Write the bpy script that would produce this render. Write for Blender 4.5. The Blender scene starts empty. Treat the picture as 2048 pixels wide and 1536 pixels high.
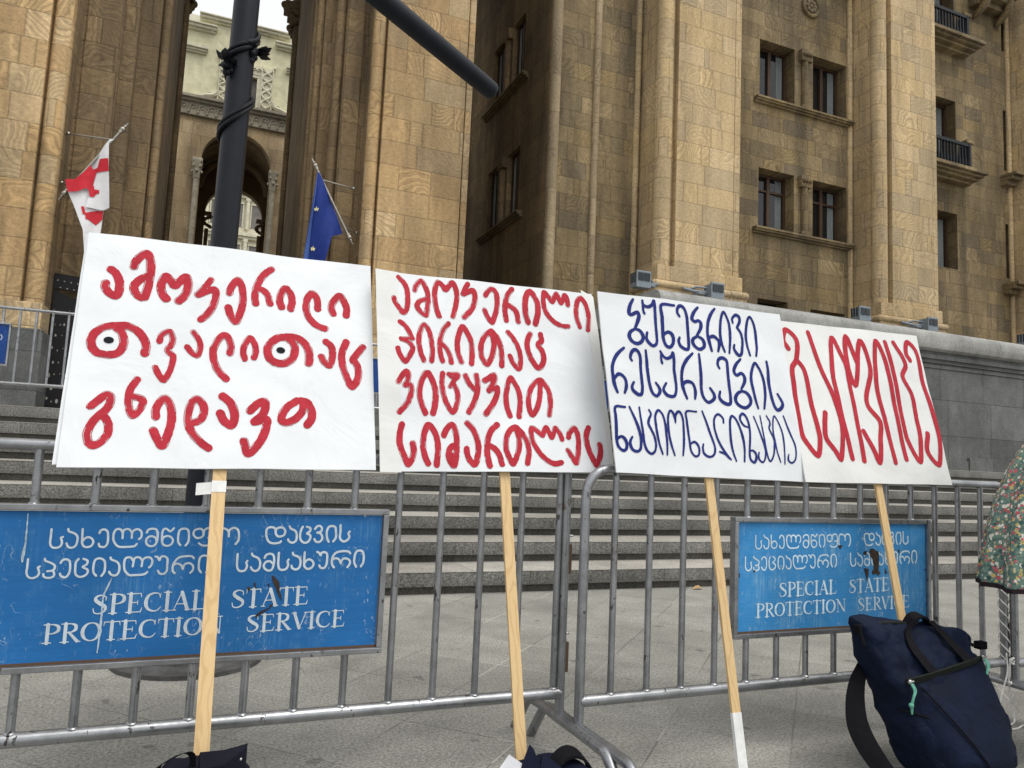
import bpy, bmesh, math, random
import numpy as np
from mathutils import Vector, Matrix
random.seed(7); rng = np.random.default_rng(11)
R = math.radians
scn = bpy.context.scene
COL = scn.collection

# ------------------------------------------------------------------ camera
cam_data = bpy.data.cameras.new("camera"); cam = bpy.data.objects.new("camera", cam_data); COL.objects.link(cam)
cam_data.sensor_width = 36.0; cam_data.lens = 36.0*1500/2048
cam_data.clip_start = 0.05; cam_data.clip_end = 3000
yaw, pitch, roll = R(22.62), R(5.825), R(2.53)
F = Vector((math.sin(yaw)*math.cos(pitch), math.cos(yaw)*math.cos(pitch), math.sin(pitch)))
Rt = Vector((math.cos(yaw), -math.sin(yaw), 0)); Up = Rt.cross(F)
R2 = math.cos(roll)*Rt + math.sin(roll)*Up; U2 = -math.sin(roll)*Rt + math.cos(roll)*Up
M = Matrix((R2, U2, -F)).transposed().to_4x4(); M.translation = Vector((0, 0, 1.1))
cam.matrix_world = M
scn.camera = cam

# ------------------------------------------------------------------ world, sun, exposure
SUN_EL, SUN_AZ = R(62), R(150)     # azimuth measured clockwise from +Y: behind the camera, to its right
world = bpy.data.worlds.new("World"); scn.world = world; world.use_nodes = True
wn = world.node_tree; wn.nodes.clear()
sky = wn.nodes.new("ShaderNodeTexSky"); sky.sky_type = 'NISHITA'; sky.sun_disc = False
sky.sun_elevation = SUN_EL; sky.sun_rotation = SUN_AZ; sky.air_density = 1.0; sky.dust_density = 4.0
hs = wn.nodes.new("ShaderNodeHueSaturation"); hs.inputs['Saturation'].default_value = 0.22
bg = wn.nodes.new("ShaderNodeBackground"); bg.inputs['Strength'].default_value = 0.15
wo = wn.nodes.new("ShaderNodeOutputWorld")
wn.links.new(sky.outputs[0], hs.inputs['Color']); cl = wn.nodes.new("ShaderNodeMix"); cl.data_type = 'RGBA'; cl.inputs[0].default_value = 0.75   # even cloud layer in front of the blue
cl.inputs[7].default_value = (6.0, 6.1, 6.2, 1)
wn.links.new(hs.outputs[0], cl.inputs[6]); wn.links.new(cl.outputs[2], bg.inputs['Color']); wn.links.new(bg.outputs[0], wo.inputs['Surface'])
sd = bpy.data.lights.new("sun", 'SUN'); sd.energy = 1.4; sd.angle = R(40); sd.color = (1.0, 0.95, 0.86)
sun = bpy.data.objects.new("sun", sd); COL.objects.link(sun)
sdir = Vector((math.sin(SUN_AZ)*math.cos(SUN_EL), math.cos(SUN_AZ)*math.cos(SUN_EL), math.sin(SUN_EL)))
sun.rotation_euler = sdir.to_track_quat('Z', 'Y').to_euler()
sun.location = sdir*60
scn.view_settings.view_transform = 'Standard'; scn.view_settings.look = 'None'
scn.view_settings.exposure = 0.36; scn.view_settings.gamma = 1.0
scn.cycles.max_bounces = 6; scn.cycles.use_denoising = True

# ------------------------------------------------------------------ node helpers and materials
class NT:
    def __init__(s, name):
        s.m = bpy.data.materials.new(name); s.m.use_nodes = True; s.t = s.m.node_tree
        s.b = s.t.nodes['Principled BSDF']; s.out = s.t.nodes['Material Output']
    def n(s, kind, **kw):
        x = s.t.nodes.new(kind)
        for k, v in kw.items(): setattr(x, k, v)
        return x
    def put(s, sock, v):
        if hasattr(v, 'is_output') or isinstance(v, bpy.types.NodeSocket): s.t.links.new(v, sock)
        else: sock.default_value = v
    def math(s, op, a, b=0.0, c=0.0):
        x = s.n('ShaderNodeMath', operation=op); s.put(x.inputs[0], a); s.put(x.inputs[1], b)
        if len(x.inputs) > 2: s.put(x.inputs[2], c)
        return x.outputs[0]
    def comb(s, a, b, c):
        x = s.n('ShaderNodeCombineXYZ'); s.put(x.inputs[0], a); s.put(x.inputs[1], b); s.put(x.inputs[2], c); return x.outputs[0]
    def sep(s, v):
        x = s.n('ShaderNodeSeparateXYZ'); s.put(x.inputs[0], v); return x.outputs
    def pos(s): return s.n('ShaderNodeNewGeometry').outputs['Position']
    def obj(s): return s.n('ShaderNodeTexCoord').outputs['Object']
    def vscale(s, v, sc):
        x = s.n('ShaderNodeVectorMath', operation='MULTIPLY'); s.put(x.inputs[0], v); s.put(x.inputs[1], sc); return x.outputs[0]
    def noise(s, v, scale, detail=3.0, rough=0.55, dist=0.0):
        x = s.n('ShaderNodeTexNoise'); s.put(x.inputs['Vector'], v); s.put(x.inputs['Scale'], scale)
        s.put(x.inputs['Detail'], detail); s.put(x.inputs['Roughness'], rough); s.put(x.inputs['Distortion'], dist)
        return x.outputs['Fac']
    def vor(s, v, scale, feature='F1'):
        x = s.n('ShaderNodeTexVoronoi', feature=feature); s.put(x.inputs['Vector'], v); s.put(x.inputs['Scale'], scale); return x
    def white(s, v):
        x = s.n('ShaderNodeTexWhiteNoise', noise_dimensions='3D'); s.put(x.inputs['Vector'], v); return x.outputs
    def ramp(s, f, stops, interp='LINEAR'):
        x = s.n('ShaderNodeValToRGB'); s.put(x.inputs[0], f); cr = x.color_ramp; cr.interpolation = interp
        while len(cr.elements) > 1: cr.elements.remove(cr.elements[-1])
        for i, (p, c) in enumerate(stops):
            e = cr.elements[0] if i == 0 else cr.elements.new(p)
            e.position = p; e.color = (*c, 1) if len(c) == 3 else c
        return x.outputs[0]
    def rng(s, v, a, b, c=0.0, d=1.0):
        x = s.n('ShaderNodeMapRange'); s.put(x.inputs[0], v)
        for i, q in enumerate((a, b, c, d)): x.inputs[i+1].default_value = q
        return x.outputs[0]
    def mix(s, f, a, b, mode='MIX'):
        x = s.n('ShaderNodeMix', data_type='RGBA', blend_type=mode)
        s.put(x.inputs[0], f)
        for i, v in ((6, a), (7, b)):
            if isinstance(v, tuple) and len(v) == 3: v = (*v, 1)
            s.put(x.inputs[i], v)
        return x.outputs[2]
    def fin(s, col, rough=0.8, metal=0.0, bump=None, bstr=0.2, bdist=0.01, spec=None):
        s.put(s.b.inputs['Base Color'], (*col, 1) if isinstance(col, tuple) and len(col) == 3 else col)
        s.put(s.b.inputs['Roughness'], rough); s.put(s.b.inputs['Metallic'], metal)
        if spec is not None: s.put(s.b.inputs['Specular IOR Level'], spec)
        if bump is not None:
            x = s.n('ShaderNodeBump'); x.inputs['Strength'].default_value = bstr; x.inputs['Distance'].default_value = bdist
            s.put(x.inputs['Height'], bump); s.t.links.new(x.outputs[0], s.b.inputs['Normal'])
        return s.m

def stone_mat(name, tones, h=0.48, w=0.8, grain=0.5, stain=0.35, joint=0.30, grey=0.0):
    """cut stone cladding: courses of slabs, every slab with its own tone and its own wavy grain direction"""
    q = NT(name); P = q.pos(); px, py, pz = q.sep(P)[:3]
    nx = q.math('ABSOLUTE', q.sep(q.n('ShaderNodeNewGeometry').outputs['True Normal'])[0])
    side = q.math('GREATER_THAN', nx, 0.72)
    u = q.math('ADD', q.math('MULTIPLY', px, q.math('SUBTRACT', 1.0, side)), q.math('MULTIPLY', py, side))
    zz = q.math('DIVIDE', pz, h); row = q.math('FLOOR', zz)
    r1 = q.white(q.comb(row, side, 3.3))[0]
    u2 = q.math('ADD', q.math('DIVIDE', u, q.math('MULTIPLY', q.math('ADD', 0.75, q.math('MULTIPLY', r1, 1.0)), w)), q.math('MULTIPLY', r1, 17.0))
    # split some of the slabs in two
    colu = q.math('FLOOR', u2); fu0 = q.math('FRACT', u2)
    sp = q.white(q.comb(colu, row, 8.7))[0]
    cut = q.math('ADD', 0.35, q.math('MULTIPLY', sp, 0.5)); issp = q.math('GREATER_THAN', sp, 0.55)
    half = q.math('MULTIPLY', issp, q.math('GREATER_THAN', fu0, cut))
    wn_ = q.white(q.comb(q.math('ADD', colu, q.math('MULTIPLY', half, 0.5)), row, q.math('ADD', side, 1.7)))
    val, wc = wn_[0], wn_[1]; ra, rb, rc = q.sep(wc)[:3]
    fz = q.math('FRACT', zz)
    du = q.math('MULTIPLY', q.math('MINIMUM', fu0, q.math('SUBTRACT', 1.0, fu0)), w*0.9)
    dc = q.math('MULTIPLY', q.math('ABSOLUTE', q.math('SUBTRACT', fu0, cut)), w*0.9)
    dc = q.math('ADD', dc, q.math('MULTIPLY', q.math('SUBTRACT', 1.0, issp), 5.0))
    dz = q.math('MULTIPLY', q.math('MINIMUM', fz, q.math('SUBTRACT', 1.0, fz)), h)
    edge = q.math('MINIMUM', q.math('MINIMUM', du, dc), dz)
    jm = q.rng(edge, 0.004, 0.016, 1.0, 0.0)
    # wavy grain
    ang = q.math('MULTIPLY', ra, 3.1416)
    warp = q.noise(q.comb(u, pz, q.math('MULTIPLY', rb, 40.0)), 1.25, 1.5, 0.4, 0.25)
    p = q.math('ADD', q.math('MULTIPLY', u, q.math('COSINE', ang)), q.math('MULTIPLY', pz, q.math('SINE', ang)))
    ph = q.math('ADD', q.math('MULTIPLY', p, q.math('ADD', 9.0, q.math('MULTIPLY', rc, 12.0))), q.math('MULTIPLY', warp, 30.0))
    s1 = q.math('SINE', q.math('MULTIPLY', ph, 2.9)); s2 = q.math('SINE', q.math('ADD', q.math('MULTIPLY', ph, 6.7), q.math('MULTIPLY', q.noise(P, 4.0, 2.0), 7.0)))
    gr = q.math('ADD', q.math('MULTIPLY', s1, 0.6), q.math('MULTIPLY', s2, 0.4))
    amp = q.math('MULTIPLY', q.math('POWER', rb, 1.6), grain)
    fine = q.noise(q.vscale(P, (1, 1, 1.6)), 13.0, 7.0, 0.78)
    big = q.noise(q.vscale(P, (1, 1, 0.35)), 0.55, 4.0, 0.65)
    n = len(tones); base = q.ramp(val, [((i+0.01)/n, c) for i, c in enumerate(tones)], 'CONSTANT')
    k = q.math('ADD', 1.0, q.math('MULTIPLY', gr, q.math('MULTIPLY', amp, 0.62)))
    k = q.math('MULTIPLY', k, q.rng(fine, 0.3, 0.7, 0.68, 1.26))
    k = q.math('MULTIPLY', k, q.rng(big, 0.38, 0.62, 1.0-stain, 1.06))
    pits = q.math('MULTIPLY', q.rng(q.noise(P, 6.0, 6.0, 0.75), 0.64, 0.70, 1.0, 0.5), q.rng(q.vor(P, 7.0).outputs['Distance'], .04, .09, .55, 1.0))
    drip = q.noise(q.vscale(P, (1, 1, .10)), 2.4, 4.0, .6); k = q.math('MULTIPLY', k, q.rng(drip, .40, .66, 1.08, 1.0-stain*.8)); k = q.math('MULTIPLY', k, pits)
    k = q.math('MULTIPLY', k, q.math('SUBTRACT', 1.0, q.math('MULTIPLY', jm, joint)))
    col = q.mix(1.0, base, q.comb(k, k, k), 'MULTIPLY')
    hgt = q.math('ADD', q.math('MULTIPLY', gr, 0.15), q.math('SUBTRACT', q.math('MULTIPLY', fine, 0.6), jm))
    return q.fin(col, 0.85, 0, hgt, 0.35, 0.012, 0.3)

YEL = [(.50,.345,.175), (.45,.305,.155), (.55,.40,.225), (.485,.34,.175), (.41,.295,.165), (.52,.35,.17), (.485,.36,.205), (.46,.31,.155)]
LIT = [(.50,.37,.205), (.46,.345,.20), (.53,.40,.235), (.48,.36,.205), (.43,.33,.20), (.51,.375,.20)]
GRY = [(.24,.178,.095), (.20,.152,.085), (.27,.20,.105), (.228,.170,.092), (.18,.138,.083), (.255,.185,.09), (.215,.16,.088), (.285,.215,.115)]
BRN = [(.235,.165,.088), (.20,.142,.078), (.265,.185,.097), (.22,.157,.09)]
MAT = {}
MAT['stone_yellow'] = stone_mat('stone_yellow', YEL)
MAT['stone_light'] = stone_mat('stone_light', LIT, stain=0.22)
MAT['stone_grey'] = stone_mat('stone_grey', GRY, h=0.40, w=0.62, stain=0.42, grain=0.55)
MAT['stone_mid'] = stone_mat('stone_mid', [(.34,.265,.165), (.31,.24,.15), (.37,.29,.18), (.33,.25,.15)], h=.9, w=2.0, stain=.35)
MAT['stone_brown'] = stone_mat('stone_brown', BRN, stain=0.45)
MAT['stone_court'] = stone_mat('stone_court', [(.47,.35,.20), (.43,.32,.185), (.50,.38,.23), (.40,.30,.18)], h=0.6, w=1.0, stain=0.4, grain=0.25)

def granite_mat(name, c0, c1, h=None, w=1.2, stain=0.3, spk=130.0, rough=0.75, dirt=0.0):
    q = NT(name); P = q.pos(); px, py, pz = q.sep(P)[:3]
    s1 = q.noise(P, spk, 2.0, 0.6); s2 = q.noise(P, spk*2.6, 1.0, 0.5)
    sp = q.rng(q.math('ADD', q.math('MULTIPLY', s1, .6), q.math('MULTIPLY', s2, .4)), 0.36, 0.64)
    col = q.mix(sp, c0, c1)
    big = q.noise(P, 0.9, 5.0, 0.7); med = q.noise(q.vscale(P, (1, 1, 0.4)), 4.0, 4.0, 0.6)
    k = q.math('MULTIPLY', q.rng(big, 0.35, 0.65, 1-stain, 1.1), q.rng(med, 0.35, 0.65, 1-stain*.6, 1.08))
    if h:
        nx = q.math('ABSOLUTE', q.sep(q.n('ShaderNodeNewGeometry').outputs['True Normal'])[0]); side = q.math('GREATER_THAN', nx, .72)
        u = q.math('ADD', q.math('MULTIPLY', px, q.math('SUBTRACT', 1.0, side)), q.math('MULTIPLY', py, side))
        zz = q.math('DIVIDE', pz, h); row = q.math('FLOOR', zz); r1 = q.white(q.comb(row, 0, 1.3))[0]
        u2 = q.math('ADD', q.math('DIVIDE', u, w), q.math('MULTIPLY', r1, 9.0)); fu = q.math('FRACT', u2); fz = q.math('FRACT', zz)
        d = q.math('MINIMUM', q.math('MULTIPLY', q.math('MINIMUM', fu, q.math('SUBTRACT', 1.0, fu)), w), q.math('MULTIPLY', q.math('MINIMUM', fz, q.math('SUBTRACT', 1.0, fz)), h))
        rv = q.white(q.comb(q.math('FLOOR', u2), row, 2.2))[0]
        k = q.math('MULTIPLY', k, q.rng(rv, 0, 1, .78, 1.18)); k = q.math('MULTIPLY', k, q.rng(d, .003, .012, .5, 1.0))
    else:
        rv = q.white(q.comb(q.math('FLOOR', q.math('ADD', q.math('DIVIDE', px, w), q.math('MULTIPLY', q.math('FLOOR', q.math('DIVIDE', pz, .1815)), .37))), q.math('FLOOR', q.math('DIVIDE', q.math('ADD', pz, .01), .1815)), 4.0))[0]
        fx = q.math('FRACT', q.math('ADD', q.math('DIVIDE', px, w), q.math('MULTIPLY', q.math('FLOOR', q.math('DIVIDE', pz, .1815)), .37)))
        dj = q.math('MULTIPLY', q.math('MINIMUM', fx, q.math('SUBTRACT', 1.0, fx)), w)
        k = q.math('MULTIPLY', k, q.rng(rv, 0, 1, .88, 1.1)); k = q.math('MULTIPLY', k, q.rng(dj, .002, .006, .55, 1.0))
    col = q.mix(1.0, col, q.comb(k, k, k), 'MULTIPLY')
    return q.fin(col, rough, 0, s1, 0.15, 0.004, 0.35)
MAT['granite_step'] = granite_mat('granite_step', (.05,.05,.045), (.27,.265,.245), w=1.35, spk=70)  # same granite as the treads, darkened in colour so the risers look shaded
MAT['granite_tread'] = granite_mat('granite_tread', (.21,.20,.175), (.46,.44,.40), w=1.35, spk=70, stain=.2)  # same granite, light falling on the step tops painted as a paler tone
MAT['granite_under'] = granite_mat('granite_under', (.06,.057,.05), (.15,.145,.125), w=1.35, spk=70)  # shade below the nosing put into a darker granite colour
MAT['granite_wall'] = granite_mat('granite_wall', (.08,.084,.082), (.18,.187,.182), h=0.62, w=1.1, spk=60, stain=.35)
MAT['granite_cap'] = granite_mat('granite_cap', (.21,.21,.20), (.40,.40,.385), w=1.9, spk=60, stain=.3)

def pavement_mat():
    q = NT('pavement'); P = q.pos(); px, py, pz = q.sep(P)[:3]
    s1 = q.noise(P, 80.0, 3.0, 0.7); s2 = q.noise(P, 200.0, 1.0, 0.5)
    sp = q.rng(q.math('ADD', q.math('MULTIPLY', s1, .65), q.math('MULTIPLY', s2, .35)), .38, .62)
    col = q.mix(sp, (.15,.147,.130), (.405,.40,.365))
    a = q.math('MULTIPLY', q.math('SUBTRACT', px, py), .70711); b = q.math('MULTIPLY', q.math('ADD', px, py), .70711)
    wob = q.math('MULTIPLY', q.math('SUBTRACT', q.noise(P, 3.0), .5), .01)
    fa = q.math('FRACT', q.math('MULTIPLY', q.math('ADD', q.math('SUBTRACT', a, .40), wob), 2.0)); fb = q.math('FRACT', q.math('MULTIPLY', q.math('ADD', q.math('SUBTRACT', b, .372), wob), 2.0))
    da = q.math('MINIMUM', fa, q.math('SUBTRACT', 1.0, fa)); db = q.math('MINIMUM', fb, q.math('SUBTRACT', 1.0, fb))
    d = q.math('MULTIPLY', q.math('MINIMUM', da, db), .5)
    vis = q.rng(q.noise(P, 1.1, 3.0), .40, .58, .18, .85)
    jm = q.math('MULTIPLY', q.rng(d, .0015, .005, 1.0, 0.0), vis)
    light = q.math('GREATER_THAN', q.noise(P, 0.8, 1.0), .56)
    rv = q.white(q.comb(q.math('FLOOR', q.math('MULTIPLY', q.math('SUBTRACT', a, .40), 2.0)), q.math('FLOOR', q.math('MULTIPLY', q.math('SUBTRACT', b, .372), 2.0)), 1.0))[0]
    k = q.math('MULTIPLY', q.rng(rv, 0, 1, .90, 1.07), q.rng(q.noise(P, 1.6, 6.0, .7), .33, .67, .70, 1.14))
    st = q.rng(q.noise(P, 5.0, 2.0, .5), .685, .72, 1.0, .62); k = q.math('MULTIPLY', k, st)
    gum = q.vor(P, 2.3).outputs['Distance']; k = q.math('MULTIPLY', k, q.rng(gum, .022, .035, .55, 1.0))
    col = q.mix(1.0, col, q.comb(k, k, k), 'MULTIPLY')
    col = q.mix(jm, col, q.mix(light, (.10,.095,.085), (.46,.44,.40)))
    chip = q.rng(q.vor(P, 5.2).outputs['Distance'], .012, .018, 1.0, 0.0)
    chip = q.math('MULTIPLY', chip, q.math('GREATER_THAN', q.noise(P, 1.3, 2.0), .58))
    col = q.mix(chip, col, (.62,.60,.56))
    return q.fin(col, .82, 0, q.math('SUBTRACT', s1, jm), .2, .004, .3)
MAT['pavement'] = pavement_mat()

def steel_mat(name='barrier_steel', c=(.30,.31,.325)):
    q = NT(name); P = q.pos()
    n1 = q.noise(P, 9.0, 5.0, .7); n2 = q.noise(P, 60.0, 3.0, .6)
    col = q.mix(q.rng(n1, .35, .65), tuple(x*.78 for x in c), tuple(min(1, x*1.18) for x in c))
    chip = q.rng(q.noise(q.vscale(P, (1, 1, .45)), 46.0, 4.0, .6), .625, .645, 0.0, 1.0)
    chip = q.math('MULTIPLY', chip, q.rng(n1, .42, .52))
    col = q.mix(chip, col, (.035,.032,.03))
    rust = q.rng(q.noise(P, 6.0, 6.0, .75), .66, .72, 0.0, .75)
    col = q.mix(rust, col, (.10,.055,.03))
    return q.fin(col, q.rng(n2, .3, .7, .26, .42), q.math('SUBTRACT', .80, q.math('MULTIPLY', chip, .75)), n2, .08, .002)
MAT['steel'] = steel_mat()
MAT['rust'] = NT('rusty_steel').fin((.085,.05,.03), .85)
def simple(name, c, rough=.6, metal=0.0, var=.2, scale=20.0, bstr=.1, spec=.22):
    q = NT(name); P = q.pos(); n1 = q.noise(P, scale, 4.0, .6); n2 = q.noise(P, scale*.13, 3.0, .6)
    k = q.math('MULTIPLY', q.rng(n1, .3, .7, 1-var, 1+var), q.rng(n2, .3, .7, 1-var*.7, 1+var*.7))
    return q.fin(q.mix(1.0, (*c, 1), q.comb(k, k, k), 'MULTIPLY'), rough, metal, n1, bstr, .003, spec)
def blue_mat(name, c, wear, pale):
    """printed sheet of the barrier: fine horizontal and vertical scuffs, pale scratches, chalky wear"""
    q = NT(name); P = q.pos()
    hl = q.noise(q.vscale(P, (6, 6, 260)), 1.0, 3.0, .6); vl = q.noise(q.vscale(P, (160, 160, 6)), 1.0, 3.0, .6)
    k = q.math('MULTIPLY', q.rng(hl, .3, .7, .93, 1.07), q.rng(q.noise(P, 3.0, 4.0), .3, .7, .86, 1.14))
    col = q.mix(1.0, (*c, 1), q.comb(k, k, k), 'MULTIPLY')
    w1 = q.math('MULTIPLY', q.rng(q.noise(P, 5.5, 6.0, .72), .50, .74), q.rng(vl, .42, .68)); 
    col = q.mix(q.math('MULTIPLY', w1, wear), col, pale)
    w2 = q.rng(q.noise(q.vscale(P, (1.6, 1.6, 1)), 34.0, 6.0, .8), .60, .68); w3 = q.rng(q.noise(P, 4.0, 3.0, .6), .46, .60)
    col = q.mix(q.math('MULTIPLY', q.math('MULTIPLY', w2, w3), min(1, wear*1.1)), col, (.50,.60,.66))
    ln = q.rng(q.math('ABSOLUTE', q.math('SUBTRACT', q.noise(q.vscale(P, (5, 5, 3)), 4.0, 2.0, .5, 1.0), .5)), .0015, .006, 1.0, 0.0)
    ln = q.math('MULTIPLY', ln, q.rng(q.noise(P, 9.0, 3.0), .52, .62)); col = q.mix(q.math('MULTIPLY', ln, .7*wear), col, (.52,.60,.66))
    return q.fin(col, .5, 0, hl, .04, .001, .2)
MAT['blue'] = blue_mat('blue_panel', (.016,.125,.345), .75, (.14,.30,.46))
MAT['blue_faded'] = blue_mat('blue_panel_faded', (.040,.225,.50), 1.0, (.27,.47,.60))
MAT['blue_far'] = blue_mat('blue_panel_dark', (.01,.045,.20), .3, (.10,.18,.36))
MAT['letter_grey'] = simple('letter_film', (.50,.57,.63), .5, 0, .14, 60, .05)
MAT['letter_faded'] = simple('letter_film_worn', (.50,.64,.73), .5, 0, .2, 60, .05)
MAT['tear'] = simple('bare_rusted_board', (.045,.032,.024), .9, 0, .35, 60)
MAT['scratch'] = simple('scratch_white', (.36,.46,.54), .6, 0, .3, 90)
def paper_mat(name, c=(.70,.725,.75)):
    q = NT(name); P = q.pos(); n1 = q.noise(P, 3.5, 4.0, .55, .8); n2 = q.noise(P, 140.0, 2.0)
    k = q.math('MULTIPLY', q.rng(n1, .3, .7, .94, 1.03), q.rng(q.noise(P, 11.0, 5.0, .65), .60, .78, 1.0, .93))
    return q.fin(q.mix(1.0, (*c, 1), q.comb(k, k, k), 'MULTIPLY'), .55, 0, q.math('ADD', n1, q.math('MULTIPLY', n2, .03)), .3, .025, .3)
MAT['paper'] = paper_mat('poster_paper'); MAT['paper_old'] = paper_mat('poster_paper_cream', (.68,.69,.68))
MAT['lining'] = simple('grey_white_lining', (.50,.51,.53), .8, 0, .1, 20)
MAT['tape'] = simple('white_tape', (.70,.71,.70), .35, 0, .1, 40)
def paint_mat(name, c, c2):
    q = NT(name); P = q.pos(); n = q.noise(q.vscale(P, (1, 1, 1)), 42.0, 4.0, .65, .6); n2 = q.noise(P, 14.0, 3.0)
    col = q.mix(q.rng(n, .3, .72), c, c2); col = q.mix(q.rng(n2, .5, .75, 0, .45), col, tuple(x*.75 for x in c))
    return q.fin(col, .6, 0, n, .1, .001, .10)
MAT['red'] = paint_mat('red_paint', (.36,.022,.036), (.47,.038,.055)); MAT['navy_ink'] = paint_mat('blue_ink', (.014,.022,.135), (.020,.034,.19))
MAT['black_ink'] = simple('black_ink', (.012,.012,.016), .7, spec=.08)
def wood_mat(name='pine_wood', c=(.62,.44,.22), c2=(.47,.29,.125)):
    q = NT(name); P = q.obj(); x, y, z = q.sep(P)[:3]
    w = q.noise(q.vscale(P, (1, 1, .12)), 9.0, 3.0, .5)
    ring = q.math('SINE', q.math('ADD', q.math('MULTIPLY', x, 210.0), q.math('MULTIPLY', w, 62.0)))
    f = q.rng(ring, .1, 1.0); fine = q.noise(q.vscale(P, (300, 300, 8)), 1.0, 2.0)
    col = q.mix(q.math('MULTIPLY', f, .55), c, c2); col = q.mix(q.rng(fine, .4, .7, 0, .25), col, tuple(v*.8 for v in c))
    return q.fin(col, .55, 0, fine, .05, .001)
MAT['wood'] = wood_mat()
MAT['lamp_paint'] = simple('lamp_post_paint', (.010,.012,.017), .42, 0, .15, 12, .03, .2)
MAT['iron_dark'] = simple('cast_iron', (.012,.013,.016), .45, .2, .2, 30)
MAT['iron_plate'] = simple('cast_iron_plate', (.10,.10,.10), .55, .4, .35, 14, .25)
def navy_mat():
    q = NT('navy_fabric'); P = q.pos(); n = q.noise(P, 900.0, 2.0); f = q.noise(P, 7.0, 4.0, .55, 1.2)
    col = q.mix(q.rng(f, .3, .7), (.003,.006,.016), (.005,.0105,.030))
    return q.fin(col, .62, 0, q.math('ADD', f, q.math('MULTIPLY', n, .05)), .45, .03, .10)
MAT['navy'] = navy_mat()
MAT['strap'] = simple('black_webbing', (.007,.007,.009), .75, 0, .2, 300, spec=.06)
MAT['black_cloth'] = simple('black_cloth', (.010,.010,.016), .7, 0, .25, 9, .5, spec=.06)
MAT['dark_navy'] = simple('dark_navy_cloth', (.008,.010,.022), .8, 0, .25, 9, .5, spec=.06)
MAT['zip'] = simple('zip_coil', (.012,.014,.012), .5, 0, .3, 400, spec=.1)
MAT['mint'] = simple('mint_cord', (.12,.36,.27), .6, 0, .2, 80)
MAT['silver'] = simple('zip_metal', (.5,.5,.5), .3, .9, .1, 40)
MAT['rope'] = simple('white_rope', (.66,.66,.63), .8, 0, .3, 200)
MAT['brass'] = simple('finial_metal', (.36,.34,.30), .35, .8, .15, 30)
MAT['flag_white'] = simple('flag_white', (.70,.70,.72), .75, 0, .06, 12); MAT['flag_red'] = simple('flag_red', (.52,.025,.04), .7, 0, .1, 12)
MAT['flag_blue'] = simple('flag_blue', (.010,.030,.19), .65, 0, .12, 10); MAT['flag_blue_fold'] = simple('flag_blue_worn', (.05,.10,.32), .65, 0, .12, 10); MAT['star'] = simple('flag_star', (.66,.60,.34), .7)  # paler fold blue is light on the cloth, painted into the colour
MAT['frame_brown'] = simple('window_frame_paint', (.060,.034,.020), .5, 0, .2, 15)
MAT['dark_room'] = simple('dark_room', (.015,.014,.013), .9)
MAT['curtain'] = simple('curtain_cloth', (.75,.76,.76), .9, 0, .1, 10)
def glass_mat():
    q = NT('window_glass'); q.put(q.b.inputs['Base Color'], (.02,.024,.028,1)); q.put(q.b.inputs['Roughness'], .04); q.put(q.b.inputs['IOR'], 2.1)
    tr = q.n('ShaderNodeBsdfTransparent'); tr.inputs[0].default_value = (.75,.78,.78,1); mx = q.n('ShaderNodeMixShader'); mx.inputs[0].default_value = .34
    q.t.links.new(tr.outputs[0], mx.inputs[1]); q.t.links.new(q.b.outputs[0], mx.inputs[2]); q.t.links.new(mx.outputs[0], q.out.inputs['Surface'])
    return q.m
MAT['glass'] = glass_mat()
MAT['balcony_iron'] = simple('balcony_iron', (.018,.022,.026), .5, .2, .2, 20)
MAT['plaster'] = simple('cream_plaster', (.68,.65,.45), .9, 0, .16, 3.0, .15); MAT['plaster_trim'] = simple('cream_trim', (.64,.61,.47), .9, 0, .15, 6.0, .15)
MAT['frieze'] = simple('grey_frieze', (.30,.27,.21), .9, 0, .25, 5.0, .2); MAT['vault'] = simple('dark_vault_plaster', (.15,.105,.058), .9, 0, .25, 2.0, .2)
MAT['cream_far'] = simple('far_cream_wall', (.64,.60,.48), .9, 0, .1, 2.0); MAT['far_glass'] = simple('far_window', (.16,.15,.14), .4, 0, .2, 3)
MAT['flood'] = simple('floodlight_paint', (.20,.235,.265), .5, .1, .12, 20); MAT['flood_dark'] = simple('floodlight_glass', (.035,.04,.045), .2)
MAT['perf'] = simple('black_sheet', (.012,.012,.014), .5); MAT['perf_dot'] = simple('pale_dots', (.30,.30,.27), .7)
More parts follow.
